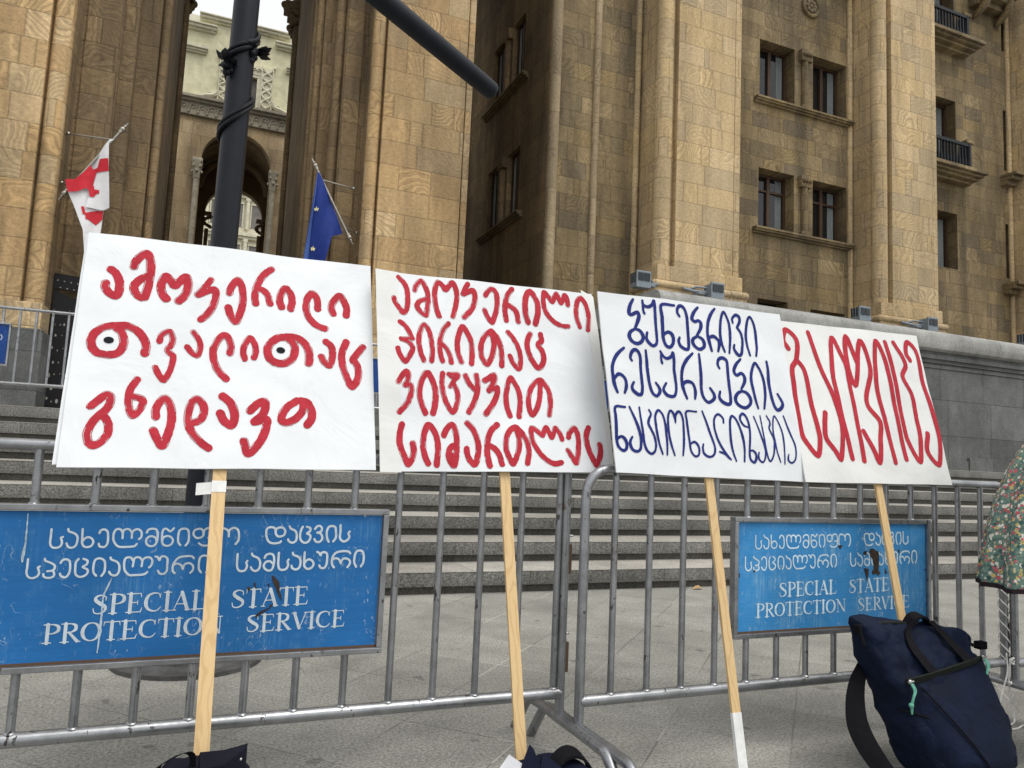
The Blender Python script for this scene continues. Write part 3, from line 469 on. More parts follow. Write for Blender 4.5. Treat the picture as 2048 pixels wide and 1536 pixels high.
DATA = {"sign1":{"O":[0.1022,2.5093,1.0363],"t":0.36,"corners":[[-481,800],[457,823],[464,13],[-464,-13]],"stick":[[-24,-14],[-20,-826]],"strokes":[[26.7,[-400,666],[-383,651],[-371,622],[-369,589],[-377,570],[-396,579],[-409,597],[-410,613]],[27.6,[-335,687],[-332,705],[-319,729],[-301,744],[-290,724],[-285,687],[-285,641],[-289,601],[-295,575],[-316,584],[-328,609],[-320,631],[-305,648],[-291,656]],[28.0,[-228,579],[-241,596],[-248,624],[-244,650],[-235,664],[-221,651],[-207,633],[-191,652],[-175,670],[-167,650],[-167,619],[-177,594],[-190,576]],[21.8,[-96,672],[-111,644],[-133,608]],[24.2,[-133,608],[-100,629],[-81,634],[-77,609],[-83,573],[-98,540],[-117,517]],[24.8,[-34,631],[-32,649],[-22,671],[-9,688],[4,663],[10,622],[9,581],[1,546],[-7,522],[-24,542],[-35,575]],[24.8,[100,751],[80,730],[61,696],[51,658],[49,622],[53,602]],[24.7,[55,666],[75,660],[91,641],[100,607]],[25.9,[139,598],[132,622],[134,646],[149,679],[167,660],[174,631],[170,595]],[25.5,[264,610],[263,640],[257,658],[243,671],[228,648],[223,617],[228,581],[243,557],[266,539],[290,532]],[26.2,[319,599],[312,620],[318,645],[340,675],[356,657],[367,627],[366,596]],[25.5,[-366,464],[-396,454],[-418,432],[-426,403],[-420,378],[-403,361],[-375,357],[-351,364],[-338,384],[-336,411],[-345,440],[-366,459]],[26.1,[-366,463],[-337,466],[-309,456],[-285,433],[-271,403],[-272,374]],[19.3,[-234,422],[-229,445],[-208,460],[-197,441],[-197,416],[-208,393],[-190,375],[-190,354],[-195,322],[-209,287],[-227,308],[-238,328]],[18.9,[-136,466],[-120,444],[-112,421],[-113,399],[-119,383],[-137,394],[-151,412]],[24.2,[-19,401],[-18,426],[-26,452],[-41,466],[-58,446],[-71,409],[-67,372],[-51,333],[-26,306]],[20.7,[28,383],[22,406],[25,434],[40,464],[56,443],[61,415],[57,390]],[28.1,[158,482],[129,473],[106,448],[99,422],[106,395],[127,379],[156,380],[180,399],[189,429],[183,461],[158,481]],[28.6,[158,482],[190,483],[217,469],[234,440],[238,406],[236,388]],[24.7,[294,479],[313,460],[317,432],[313,403],[305,385],[286,400],[279,418]],[25.9,[364,484],[350,441],[351,395],[364,351],[384,312],[405,346],[407,380],[398,405],[388,417],[403,441],[423,470]],[23.9,[-400,181],[-382,203],[-363,224],[-351,217],[-351,193],[-363,168],[-381,146],[-395,117],[-399,91],[-392,68],[-377,58],[-359,73],[-346,96],[-346,122],[-356,145],[-371,158]],[22.6,[-285,282],[-300,249],[-302,219],[-298,188],[-286,161],[-270,177],[-261,203],[-265,217],[-278,223],[-297,223]],[25.0,[-221,160],[-223,183],[-215,209],[-200,225],[-183,201],[-176,167],[-177,128],[-184,93],[-194,65],[-213,92],[-223,115]],[24.3,[-116,146],[-95,156],[-84,181],[-88,208],[-109,229],[-125,205],[-130,170],[-126,138],[-109,107],[-86,82],[-63,65]],[27.1,[-32,243],[-9,224],[4,198],[8,170],[0,145],[-23,160],[-36,184]],[26.8,[55,199],[72,220],[94,235],[101,218],[94,188],[70,161],[104,171],[107,153],[101,122],[87,89],[57,52],[45,79],[41,93]],[26.3,[199,243],[171,220],[155,193],[154,169],[168,162],[196,177],[219,208],[221,237]],[27.2,[213,244],[235,237],[248,210],[249,183],[236,159]]]},"pup":[[-378,409],[142,428]],"back":[[-476,-4],[-489,795]],"sign2":{"O":[1.039,2.5193,1.0587],"t":0.27,"corners":[[-474,746],[437,775],[453,13],[-453,-13]],"stick":[[4,-12],[6,-910]],"strokes":[[20.0,[-388,729],[-370,712],[-358,687],[-354,649],[-357,609],[-370,585],[-389,605],[-404,627],[-407,641]],[20.3,[-327,684],[-322,702],[-301,728],[-288,712],[-277,679],[-277,640],[-282,600],[-288,584],[-308,597],[-320,619],[-308,641],[-282,653]],[20.8,[-235,586],[-244,610],[-249,653],[-248,693],[-237,730],[-218,721],[-206,702],[-190,723],[-176,737],[-164,710],[-161,675],[-169,632],[-180,592]],[19.8,[-115,739],[-128,715],[-135,694]],[22.2,[-135,694],[-112,707],[-93,714],[-86,690],[-90,662],[-106,628],[-134,596]],[21.6,[-41,703],[-32,718],[-13,734],[3,718],[7,685],[2,644],[-11,607],[-20,591],[-37,614],[-48,639]],[21.9,[73,745],[53,717],[42,685],[38,649],[42,606]],[21.9,[42,675],[67,666],[86,645],[92,606]],[25.0,[134,609],[125,644],[126,691],[134,726],[151,745],[168,725],[180,693],[179,654],[167,606]],[21.9,[320,708],[319,733],[310,750],[301,736],[289,714],[279,733],[270,751],[257,730],[248,714],[231,734],[214,749],[208,718],[210,681],[224,649],[251,624],[284,611],[312,611]],[21.8,[364,616],[355,653],[356,690],[366,731],[381,749],[398,733],[408,697],[409,657],[399,604]],[19.5,[-384,547],[-366,533],[-353,511],[-341,483]],[15.8,[-341,482],[-381,480]],[19.2,[-381,478],[-349,463],[-340,443],[-350,417],[-368,391],[-387,415],[-395,439]],[19.7,[-299,402],[-312,439],[-316,478],[-311,514],[-295,545],[-277,522],[-268,486],[-265,444],[-268,403]],[20.0,[-199,560],[-218,536],[-231,499],[-236,461],[-232,428],[-226,407]],[19.9,[-231,480],[-211,461],[-196,432],[-192,406]],[21.8,[-152,412],[-163,445],[-165,483],[-158,522],[-143,556],[-125,535],[-110,503],[-107,460],[-112,409]],[22.2,[-24,553],[-51,530],[-68,495],[-71,457],[-64,429],[-50,412],[-32,437],[-20,472],[-17,506],[-23,548]],[22.4,[-23,551],[-1,525],[11,489],[13,446],[11,413]],[21.2,[45,556],[63,534],[81,504],[92,464],[91,432],[82,408],[61,427],[48,456]],[23.2,[140,559],[126,529],[124,497],[133,465],[148,438],[167,419],[186,439],[192,469],[186,496],[172,517],[188,536],[186,562]],[20.7,[-393,311],[-383,331],[-364,353],[-356,338],[-362,313],[-369,300],[-349,303],[-345,288],[-350,261],[-363,232],[-390,200]],[21.5,[-292,355],[-311,313],[-316,268],[-307,233],[-295,203]],[22.6,[-280,355],[-264,322],[-255,282],[-259,237],[-267,204]],[20.3,[-227,359],[-230,315],[-225,275],[-213,240],[-194,212],[-179,236],[-172,268],[-174,297],[-185,319]],[17.8,[-203,359],[-166,359],[-183,335],[-199,311]],[16.0,[-202,358],[-183,338]],[21.3,[-139,358],[-126,329],[-104,305]],[21.9,[-96,363],[-92,332],[-95,299],[-109,257],[-132,216]],[23.0,[-63,345],[-44,358],[-24,371],[-23,354],[-33,330],[-47,308],[-27,319],[-13,319],[-17,292],[-33,258],[-64,215]],[21.8,[33,215],[23,248],[21,285],[27,323],[44,366],[61,345],[75,313],[78,276],[73,238],[69,214]],[21.4,[168,370],[142,352],[121,317],[112,278],[114,243],[124,224],[144,250],[157,286],[165,325],[168,367]],[21.6,[172,370],[189,351],[202,318],[203,275],[194,227]],[22.5,[-380,156],[-388,123],[-389,89],[-381,61],[-368,32],[-359,15],[-345,37],[-339,63],[-342,89]],[21.7,[-289,20],[-301,48],[-306,85],[-301,124],[-286,160],[-267,143],[-255,113],[-252,79],[-255,41],[-258,15]],[22.1,[-229,124],[-219,146],[-199,165],[-186,145],[-181,109],[-183,70],[-188,33],[-195,15],[-211,35],[-213,60],[-204,82],[-188,89]],[21.5,[-205,54],[-199,31],[-194,52]],[22.5,[-140,174],[-121,156],[-107,128],[-99,96],[-103,59],[-115,23],[-133,36],[-143,59],[-144,79]],[22.9,[-22,176],[-44,156],[-59,128],[-65,93],[-66,58],[-60,20]],[22.4,[-61,98],[-38,85],[-21,62],[-13,27]],[22.0,[50,172],[26,156],[12,128],[7,92],[14,62],[30,30],[48,61],[59,95],[60,131],[53,169]],[22.2,[54,170],[75,147],[90,119],[97,83],[93,56],[88,35]],[20.4,[241,135],[233,158],[216,177],[207,159],[197,139],[187,158],[177,177],[166,161],[157,144],[139,160],[116,171],[112,142],[118,113],[135,83],[162,55],[197,38],[230,43]],[21.8,[270,145],[275,161],[297,182],[309,163],[312,130],[306,93],[293,46],[276,69],[262,92]],[24.1,[359,186],[348,160],[347,125],[354,93],[364,66],[379,40],[394,65],[403,93],[402,120]]]},"sign3":{"O":[1.8909,2.4129,1.0693],"t":0.2,"corners":[[-477,724],[441,740],[455,-4],[-455,4]],"stick":[[-25,-10],[-14,-1044]],"strokes":[[14.0,[-318,709],[-334,681],[-340,651],[-330,643],[-304,656],[-297,641],[-306,614],[-322,583]],[13.8,[-321,583],[-299,576],[-287,555],[-295,533],[-315,521],[-337,527],[-350,546],[-344,567],[-321,583]],[12.0,[-276,709],[-273,691],[-252,684],[-232,696],[-222,713],[-221,674],[-222,624],[-222,575],[-224,536],[-239,520],[-257,525],[-271,543],[-270,560],[-266,573]],[9.6,[-274,697],[-275,667],[-270,652]],[13.4,[-125,706],[-188,700],[-189,648],[-190,598],[-191,559],[-182,529],[-163,522],[-148,537],[-142,559],[-148,580],[-167,586],[-188,572]],[12.8,[-103,661],[-112,677],[-108,698],[-91,709],[-74,696],[-67,663],[-68,613],[-69,563],[-74,526],[-90,521],[-111,533],[-117,554],[-111,569]],[13.5,[-5,713],[-28,688],[-42,659],[-29,647],[-10,653],[0,641],[-5,618],[-27,585]],[13.3,[-23,583],[-1,572],[7,553],[1,537],[-18,527],[-38,535],[-50,553],[-45,570],[-23,583]],[13.2,[81,718],[58,690],[39,655],[30,620],[28,590],[34,560],[42,527]],[13.1,[34,583],[54,591],[72,584],[85,566],[76,529]],[11.6,[111,531],[99,561],[94,597],[99,638],[110,680],[126,709],[140,690],[150,656],[149,613],[143,572],[135,528]],[12.4,[172,667],[171,686],[190,704],[209,699],[211,678],[195,651],[197,644],[210,626],[214,596],[207,558],[199,531],[183,523],[167,540],[162,553],[166,567]],[11.4,[244,528],[236,571],[236,612],[245,655],[256,690],[271,706],[285,685],[292,648],[290,608],[286,566],[276,529]],[12.8,[-379,497],[-406,474],[-427,444],[-439,412],[-439,375],[-435,343],[-424,313]],[12.0,[-434,365],[-420,383],[-405,386],[-388,374],[-382,353],[-384,334],[-391,314]],[12.3,[-347,449],[-353,461],[-345,483],[-330,495],[-314,486],[-307,462],[-309,424],[-309,377],[-309,340],[-315,315],[-332,313],[-351,326],[-356,342],[-347,360]],[12.0,[-280,496],[-278,464],[-278,427],[-276,380],[-271,343],[-261,320],[-245,313],[-231,328],[-231,347],[-244,367]],[11.8,[-211,500],[-196,478],[-179,473],[-160,484],[-152,498],[-150,467],[-153,429],[-151,391],[-151,353],[-159,324],[-175,315],[-198,320],[-211,337],[-209,350],[-196,369]],[9.4,[-208,493],[-209,465],[-205,449]],[12.9,[-58,505],[-86,479],[-107,450],[-118,419],[-121,384],[-117,350],[-104,313]],[12.4,[-117,368],[-104,381],[-88,384],[-69,377],[-60,355],[-60,336],[-64,315]],[12.6,[-26,505],[-26,462],[-26,410],[-28,359],[-21,326],[-2,306],[17,311],[34,326],[32,345],[16,366]],[12.9,[73,455],[66,471],[73,492],[92,502],[114,494],[117,471],[114,433],[113,380],[114,339],[110,309],[92,304],[69,315],[59,332],[65,355]],[13.2,[190,506],[165,482],[148,453],[158,433],[184,444],[198,430],[194,406],[173,375]],[13.0,[175,365],[197,358],[212,338],[211,315],[187,295],[163,297],[142,312],[138,334],[153,355],[175,365]],[11.9,[249,297],[239,333],[233,379],[231,418],[240,455],[261,495],[279,478],[291,451],[298,417],[297,374],[290,335],[281,298]],[13.5,[327,508],[329,469],[325,419],[326,376],[330,340],[340,307],[354,296],[375,309],[383,331],[365,367]],[11.2,[-395,257],[-439,254],[-441,211],[-442,167],[-443,132],[-438,104],[-420,88],[-405,94],[-400,115],[-408,134],[-423,141],[-439,132]],[10.6,[-375,260],[-361,228],[-348,195],[-338,155],[-337,125],[-343,96],[-358,87],[-376,93],[-385,112],[-383,128],[-374,142]],[9.2,[-330,261],[-328,218],[-325,164],[-323,120],[-313,93],[-294,81],[-277,93],[-271,118],[-275,149],[-287,177],[-296,198],[-291,217],[-280,237],[-287,254]],[8.9,[-242,82],[-254,118],[-260,154],[-262,195],[-261,231],[-246,255],[-228,241],[-219,207],[-218,161],[-218,120],[-221,80]],[9.1,[-185,80],[-196,114],[-204,153],[-205,198],[-201,235],[-190,257],[-177,248],[-169,224],[-169,211]],[9.2,[-169,211],[-165,241],[-152,256],[-138,247],[-131,221],[-132,175],[-137,130],[-146,82]],[8.8,[-63,262],[-113,259],[-113,222],[-110,177],[-108,131],[-106,102],[-93,83],[-76,84],[-67,102],[-69,124],[-80,137],[-91,138],[-105,129]],[8.5,[-35,267],[-22,232],[-10,192],[3,150],[9,122],[5,100],[-8,85],[-28,82],[-46,94],[-49,114],[-44,132]],[8.7,[63,224],[62,243],[48,257],[35,256],[21,240],[17,217],[19,188],[29,151],[45,118],[62,95],[81,74]],[8.6,[29,104],[53,96],[77,76]],[9.2,[106,70],[95,106],[90,150],[91,197],[96,235],[108,255],[126,241],[141,204],[151,163],[154,120],[147,70]],[9.3,[181,212],[161,219],[148,239],[149,256],[164,268],[180,254],[188,228],[189,193],[185,155],[179,117],[177,93],[181,76],[196,68],[208,85],[208,104],[196,116],[182,115]],[7.2,[219,260],[235,215],[247,172],[257,129],[256,102],[248,79],[236,70],[223,80],[221,97],[225,110]],[6.9,[253,266],[257,217],[260,150],[264,102],[275,75],[294,98],[304,133],[308,165],[300,192],[293,215],[300,231],[301,244],[294,256],[287,268]],[6.5,[327,72],[316,114],[312,162],[311,200],[317,240],[327,269],[342,251],[355,213],[358,174],[354,126],[347,65]],[7.4,[377,272],[386,238],[400,192],[413,153],[414,123],[408,93],[397,78],[381,72],[368,82],[369,97],[373,107]]]},"sign4":{"O":[2.7632,2.3976,1.0715],"t":0.28,"corners":[[-409,732],[462,753],[436,6],[-436,-6]],"stick":[[-12,-18],[-53,-565]],"strokes":[[25.4,[-384,597],[-403,637],[-374,689],[-327,642],[-349,551],[-388,500],[-396,417],[-403,315],[-404,211],[-391,168],[-345,110],[-314,177],[-313,231],[-318,331],[-318,491],[-350,545]],[25.7,[-244,690],[-232,601],[-211,496],[-184,382],[-172,250],[-210,105],[-239,137],[-278,189],[-271,249],[-253,304]],[25.2,[-146,106],[-153,216],[-159,353],[-152,501],[-104,680],[-72,590],[-61,531],[-68,418],[-70,277],[-81,99]],[27.1,[14,564],[-17,695],[-51,543],[-22,458],[61,679],[94,545],[19,377],[72,286],[47,201],[10,96],[-14,157],[-44,233]],[26.5,[108,100],[107,241],[107,437],[127,543],[167,691],[202,612],[205,522],[195,385],[183,118]],[25.8,[231,693],[240,565],[230,403],[222,253],[230,195],[265,109],[306,210],[320,312],[326,433],[293,524],[330,591],[287,697]],[26.3,[368,614],[353,650],[382,709],[430,658],[423,519],[431,396],[430,232],[385,101],[331,158],[362,246]]]},"panel":[[5.9,[103,381],[103,358],[103,341],[108,330],[118,327],[129,331],[133,341],[131,351],[129,356],[134,359]],[6.0,[146,382],[148,375],[163,369],[171,360],[172,345],[168,332],[158,327],[149,331],[145,340]],[6.1,[183,382],[184,358],[185,341],[191,331],[200,329],[210,333],[214,345],[208,355],[198,358],[189,352],[186,345]],[6.2,[228,370],[231,378],[240,381],[249,375],[252,358],[252,341],[247,331],[239,329],[231,332],[229,339]],[6.1,[336,352],[342,360],[341,374],[332,382],[322,380],[316,372],[316,356]],[6.0,[315,372],[308,381],[298,382],[291,375],[291,355]],[6.3,[290,372],[284,381],[274,382],[267,373],[266,358],[269,345],[278,333],[290,329],[317,330],[326,332],[331,338]],[6.2,[356,372],[360,381],[372,384],[383,380],[387,362],[386,345],[380,334],[370,331],[359,337],[356,349],[362,359],[372,361],[382,356],[385,347]],[5.9,[431,386],[421,376],[410,384],[402,382],[399,370],[400,349],[405,336],[416,332],[427,337],[431,349],[424,359],[414,362],[404,358],[401,349]],[6.3,[453,334],[446,345],[445,366],[448,380],[460,385],[471,381],[475,366],[475,345],[468,333]],[6.1,[504,385],[491,380],[488,368],[495,358],[504,356],[515,361],[518,372],[511,383],[504,385]],[6.1,[516,369],[519,380],[529,387],[541,386],[547,375],[546,361],[532,357]],[6.1,[547,361],[546,343],[537,334],[517,333],[506,340]],[6.6,[565,336],[557,345],[556,369],[560,383],[570,387],[584,383],[591,375],[592,361]],[6.7,[591,373],[595,383],[606,388],[617,383],[622,369],[622,349],[614,337]],[6.9,[753,346],[749,342],[733,339],[717,343],[708,357],[705,374],[707,386],[718,391],[730,388],[734,379]],[7.0,[748,391],[737,386],[734,375],[739,364],[749,361],[761,366],[764,378],[758,388],[748,391]],[7.0,[777,394],[781,387],[795,380],[801,369],[801,350],[793,342],[784,342],[777,347],[775,352]],[7.1,[819,393],[814,381],[812,365],[816,349],[828,341],[840,345],[846,358],[843,367],[834,371],[843,379],[843,389],[832,393]],[7.2,[859,386],[865,394],[874,396],[881,389],[879,378],[867,374],[878,371],[884,360],[882,349],[873,343],[863,346],[859,353]],[7.3,[906,344],[900,358],[898,377],[903,392],[914,396],[925,392],[928,377],[929,358],[921,345]],[7.4,[942,399],[943,377],[942,360],[947,350],[957,345],[968,350],[974,360],[970,371],[974,378]],[5.8,[52,295],[52,273],[52,255],[58,244],[68,241],[79,246],[83,256],[80,267],[79,271],[83,274]],[5.9,[94,296],[96,290],[110,284],[120,277],[121,268],[116,262],[103,260]],[5.9,[116,262],[121,254],[120,245],[111,241],[101,242],[95,246],[94,252]],[6.0,[135,283],[139,291],[148,294],[157,289],[160,275],[160,257],[154,244],[146,242],[138,247],[136,253]],[6.1,[180,294],[174,284],[174,266],[176,251],[185,243],[197,244],[206,252],[206,263],[193,271],[202,278],[204,289],[193,295]],[6.2,[230,245],[222,256],[221,276],[224,291],[235,296],[247,290],[251,278],[251,257],[244,244]],[6.2,[264,298],[267,292],[282,285],[289,275],[290,258],[285,247],[276,245],[267,250],[264,256]],[6.1,[371,267],[377,275],[378,288],[371,297],[360,297],[352,290],[350,271]],[6.1,[349,290],[343,297],[334,298],[328,292],[326,271]],[6.4,[324,290],[319,297],[310,298],[303,292],[302,275],[306,258],[318,246],[332,245],[352,246],[362,249],[367,254]],[6.2,[386,300],[392,298],[398,289],[402,299],[411,300],[420,293],[421,274],[421,257],[414,248],[403,248],[396,257]],[6.3,[495,294],[488,300],[470,300],[452,296],[441,283],[437,270],[438,256],[444,249]],[6.0,[439,274],[449,278],[460,273],[466,261]],[6.0,[466,262],[470,275],[483,279],[494,271],[495,258],[488,249]],[6.4,[519,250],[512,261],[511,283],[514,297],[525,302],[536,297],[542,282],[541,261],[534,250]],[6.7,[623,306],[623,284],[624,268],[629,256],[638,252],[649,255],[654,268],[651,278],[654,284]],[6.8,[666,307],[670,300],[685,293],[693,281],[693,265],[688,255],[679,252],[670,257],[666,264]],[6.9,[706,293],[710,302],[721,306],[732,302],[736,287],[735,269],[730,255],[719,253],[709,259],[705,269],[711,280],[723,282],[734,274]],[7.0,[749,309],[749,287],[750,269],[755,257],[765,254],[776,258],[781,271],[778,280],[781,287]],[7.1,[793,309],[796,302],[812,295],[819,284],[819,268],[814,258],[804,255],[794,260],[792,267]],[7.1,[831,310],[831,286],[832,268],[838,259],[847,256],[857,261],[862,272],[856,283],[845,287],[836,281],[832,272]],[7.3,[871,311],[878,307],[883,300],[886,308],[896,310],[904,303],[905,283],[903,267],[896,258],[885,260],[881,267]],[7.4,[980,306],[974,312],[955,313],[935,309],[924,297],[921,283],[923,269],[929,260]],[6.9,[924,286],[933,290],[944,286],[951,273]],[7.0,[951,274],[956,286],[968,289],[980,282],[981,271],[974,260]],[7.5,[1003,261],[996,275],[996,295],[1001,311],[1012,315],[1022,311],[1027,294],[1026,275],[1019,262]]],"words":{"SPECIAL":[[227,132],[544,138],[226,189]],"STATE":[[614,137],[854,143],[614,194]],"PROTECTION":[[107,54],[598,61],[105,108]],"SERVICE":[[665,61],[978,67],[665,114]]},"tear1":[[[732,234],[737,236],[757,216],[760,189],[765,176],[769,158],[761,167],[749,194],[738,215]],[[659,199],[663,204],[668,201],[670,194],[663,190]],[[678,215],[683,216],[688,197],[684,198]],[[689,109],[696,118],[707,126],[730,135],[736,146],[743,145],[735,134],[710,119],[697,108]],[[722,210],[726,212],[728,205],[723,203]]],"tear2":[[[728,315],[737,326],[757,324],[762,318],[782,313],[785,282],[783,243],[781,231],[793,221],[788,213],[776,210],[768,221],[759,216],[746,215],[744,230],[753,236],[751,275],[735,292]],[[692,304],[695,313],[713,316],[712,306],[705,296]],[[696,242],[723,239],[721,213],[713,186],[708,208]],[[822,240],[827,230],[833,220],[828,215],[820,221]],[[548,339],[559,342],[573,338],[564,334],[560,324],[552,331]],[[842,231],[857,222],[871,215],[871,205],[861,211]],[[901,323],[910,318],[909,306],[905,309]],[[1067,234],[1074,231],[1072,227],[1067,229]],[[93,240],[98,245],[101,240],[98,233],[93,234]],[[16,233],[21,233],[23,224],[22,213],[20,222]]],"flagG":{"white":[[-1.658,6.176],[-1.731,6.105],[-1.739,6.048],[-1.695,5.606],[-1.635,5.006],[-1.725,4.964],[-1.733,4.638],[-1.812,4.69],[-1.783,3.907],[-1.891,3.892],[-1.978,4.56],[-2.151,4.959],[-2.236,5.136],[-2.297,5.335],[-2.161,5.378],[-1.979,5.703],[-1.801,6.042],[-1.721,6.162]],"cross":[[-1.843,5.796],[-1.712,5.818],[-1.69,5.612],[-1.874,5.563],[-1.891,5.459],[-1.916,5.324],[-1.922,5.226],[-1.962,5.259],[-2.003,5.286],[-2.113,5.186],[-2.239,5.135],[-2.297,5.339],[-2.164,5.368],[-2.077,5.515],[-1.979,5.699],[-1.931,5.621],[-1.867,5.647]],"small":[[-1.927,5.327],[-1.89,5.338],[-1.878,5.275],[-1.806,5.275],[-1.804,5.215],[-1.874,5.206],[-1.872,5.142],[-1.933,5.139],[-1.927,5.197],[-1.961,5.251],[-1.925,5.258]],"low":[[-2.045,4.956],[-2.002,4.965],[-1.967,4.858],[-1.819,4.939],[-1.728,4.959],[-1.73,4.816],[-1.812,4.694],[-1.928,4.757],[-1.953,4.746],[-1.969,4.823],[-2.004,4.825]],"fold":[[-1.973,4.947],[-1.957,5.079],[-1.939,5.168],[-1.907,5.304],[-1.874,5.563],[-1.69,5.612],[-1.634,5.002],[-1.717,4.965],[-1.876,4.953]]},"flagE":{"blue":[[1.693,6.291],[1.738,6.268],[1.985,5.771],[2.247,5.22],[2.031,5.097],[1.809,4.971],[1.818,4.67],[1.847,4.113],[1.544,4.073],[1.56,4.673],[1.601,5.158],[1.656,5.86]],"hi":[[1.694,6.27],[1.688,5.866],[1.656,5.292],[1.636,4.664],[1.631,4.085],[1.547,4.078],[1.564,4.674],[1.605,5.158],[1.66,5.861]],"s1":[[1.712,5.6],[1.722,5.566],[1.752,5.565],[1.728,5.541],[1.736,5.506],[1.711,5.525],[1.686,5.504],[1.695,5.54],[1.672,5.561],[1.701,5.564]],"s2":[[1.713,4.875],[1.723,4.839],[1.754,4.839],[1.73,4.814],[1.737,4.778],[1.712,4.798],[1.686,4.776],[1.694,4.813],[1.671,4.836],[1.701,4.839]]}}
DATA_SCR = [[[0.002, 0.003, 0.005, 0.007, 0.008, 0.004], [[0.0401, 0.4258], [0.0407, 0.3929], [0.0414, 0.3458], [0.04, 0.3216], [0.0383, 0.3003], [0.0382, 0.2876]]], [[0.002, 0.005, 0.004, 0.006, 0.006, 0.002], [[0.2732, 0.238], [0.2603, 0.2031], [0.2544, 0.18], [0.2548, 0.1306], [0.2546, 0.0728], [0.2527, 0.0211]]]]
# ================================================================== SETTING
RI, TR, Y0, NS = .1815, .515, 5.95, 8
LZ = RI*NS                                              # landing height 1.452
b = MB(); b.add([(-400,-400,0), (400,-400,0), (400,400,0), (-400,400,0)], [(0,1,2,3)])
tag(b.build('pavement', 'pavement'), 'grey granite slab pavement laid diagonally', None, kind='structure')

st = thing('stone_staircase', (4, Y0, 0), 'broad flight of grey granite steps rising behind the steel barriers', 'staircase')
for k in range(1, NS+1):
    y = Y0+(k-1)*TR; b = MB()
    back = y+TR+.06 if k < NS else 22.0
    x1 = 34 if k < 8 else 5.97
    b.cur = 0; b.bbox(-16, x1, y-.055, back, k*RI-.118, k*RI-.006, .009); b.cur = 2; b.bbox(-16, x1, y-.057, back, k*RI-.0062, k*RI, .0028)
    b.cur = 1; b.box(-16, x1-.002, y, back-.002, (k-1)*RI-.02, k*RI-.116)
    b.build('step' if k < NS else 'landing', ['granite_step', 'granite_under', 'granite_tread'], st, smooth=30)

# low granite wall with moulded coping that closes the steps on the right
w = thing('granite_parapet_wall', (20, 9.1, 1.27), 'grey granite terrace wall with a rounded coping beside the steps', 'wall')
WZ = 3.665
b = MB(); b.box(5.99, 36, 9.12, 13.4, 1.0, 3.02); b.build('wall_face', 'granite_wall', w)
b = MB(); b.box(12.55, 36, 9.075, 9.4, 1.271, 1.50); b.box(8, 12.55, 9.095, 9.4, 1.273, 1.44); b.build('base_course', 'granite_wall', w)
b = MB()                                                # cornice moulding stepping out below the coping
for (p, z0, z1) in ((.02, 3.022, 3.10), (.05, 3.10, 3.17), (.09, 3.17, 3.24), (.06, 3.24, 3.30)): b.box(5.99-p, 36, 9.12-p, 13.35, z0+.002, z1)
b.build('moulding', 'granite_wall', w)
prof = [(.06, 3.302), (-.10, 3.302), (-.155, 3.34), (-.175, 3.40), (-.175, 3.53), (-.15, 3.60), (-.09, 3.65), (.0, 3.668), (4.2, 3.668), (4.2, 3.302)]
b = MB(); r0 = [(5.97-.15*0, 9.12+p, z) for p, z in prof]; r1 = [(36, 9.12+p, z) for p, z in prof]; b.loft([r0, r1]); b.build('coping', 'granite_cap', w, smooth=35)

# ================================================================== MAIN BUILDING
bld = thing('stone_building', (10, 16, LZ), 'tall ochre stone government building with giant pillars and a deep portal', 'building')
ZT = 21.0
def lw(name, poly, mat_, z0=LZ, z1=ZT): 
    m = MB(); m.prism(poly, z0, z1); return m.build(name, mat_, bld)
def roll(m, x, y, r, z0, z1): m.cyl(x, y, z0, z1, r, 20)
# --- portal pier right of the opening
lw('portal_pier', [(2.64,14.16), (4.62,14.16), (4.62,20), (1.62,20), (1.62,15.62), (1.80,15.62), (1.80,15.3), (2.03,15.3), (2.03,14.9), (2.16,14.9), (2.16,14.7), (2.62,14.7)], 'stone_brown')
m = MB(); m.bbox(2.865, 4.52, 14.0, 14.2, 3.3, ZT, .01); m.build('pier_face', 'stone_yellow', bld)
m = MB(); m.bbox(4.545, 4.68, 14.03, 14.3, 3.3, ZT, .02); m.build('pier_edge', 'stone_yellow', bld)
m = MB(); roll(m, 2.715, 14.14, .125, 3.3, ZT); m.build('corner_roll', 'stone_yellow', bld, smooth=True)
m = MB(); roll(m, 2.075, 14.93, .105, LZ, ZT); m.build('corner_roll', 'stone_brown', bld, smooth=True)
m = MB(); roll(m, 1.745, 15.5, .085, LZ, ZT); m.build('corner_roll', 'stone_brown', bld, smooth=True)
m = MB(); m.bbox(2.185, 2.50, 14.66, 14.74, LZ, ZT, .008); m.build('recessed_panel', 'stone_brown', bld)
# --- portal pier left of the opening
lw('portal_pier', [(-2.62,14.16), (-2.44,14.16), (-2.42,14.7), (-1.80,14.7), (-1.80,14.9), (-1.58,14.9), (-1.58,15.3), (-1.24,15.3), (-1.24,15.62), (-1.10,15.62), (-1.10,20), (-6.5,20), (-6.5,14.16)], 'stone_brown')
m = MB(); m.bbox(-6.4, -2.775, 14.0, 14.2, 3.3, ZT, .01); m.build('pier_face', 'stone_yellow', bld)
m = MB(); roll(m, -2.60, 14.15, .15, 3.3, ZT); m.build('corner_roll', 'stone_yellow', bld, smooth=True)
m = MB(); roll(m, -1.665, 15.0, .10, LZ, ZT); m.build('corner_roll', 'stone_brown', bld, smooth=True)
m = MB(); roll(m, -1.155, 15.5, .085, LZ, ZT); m.build('corner_roll', 'stone_brown', bld, smooth=True)
m = MB(); m.bbox(-2.36, -1.83, 14.66, 14.74, LZ, ZT, .008); m.build('recessed_panel', 'stone_brown', bld)
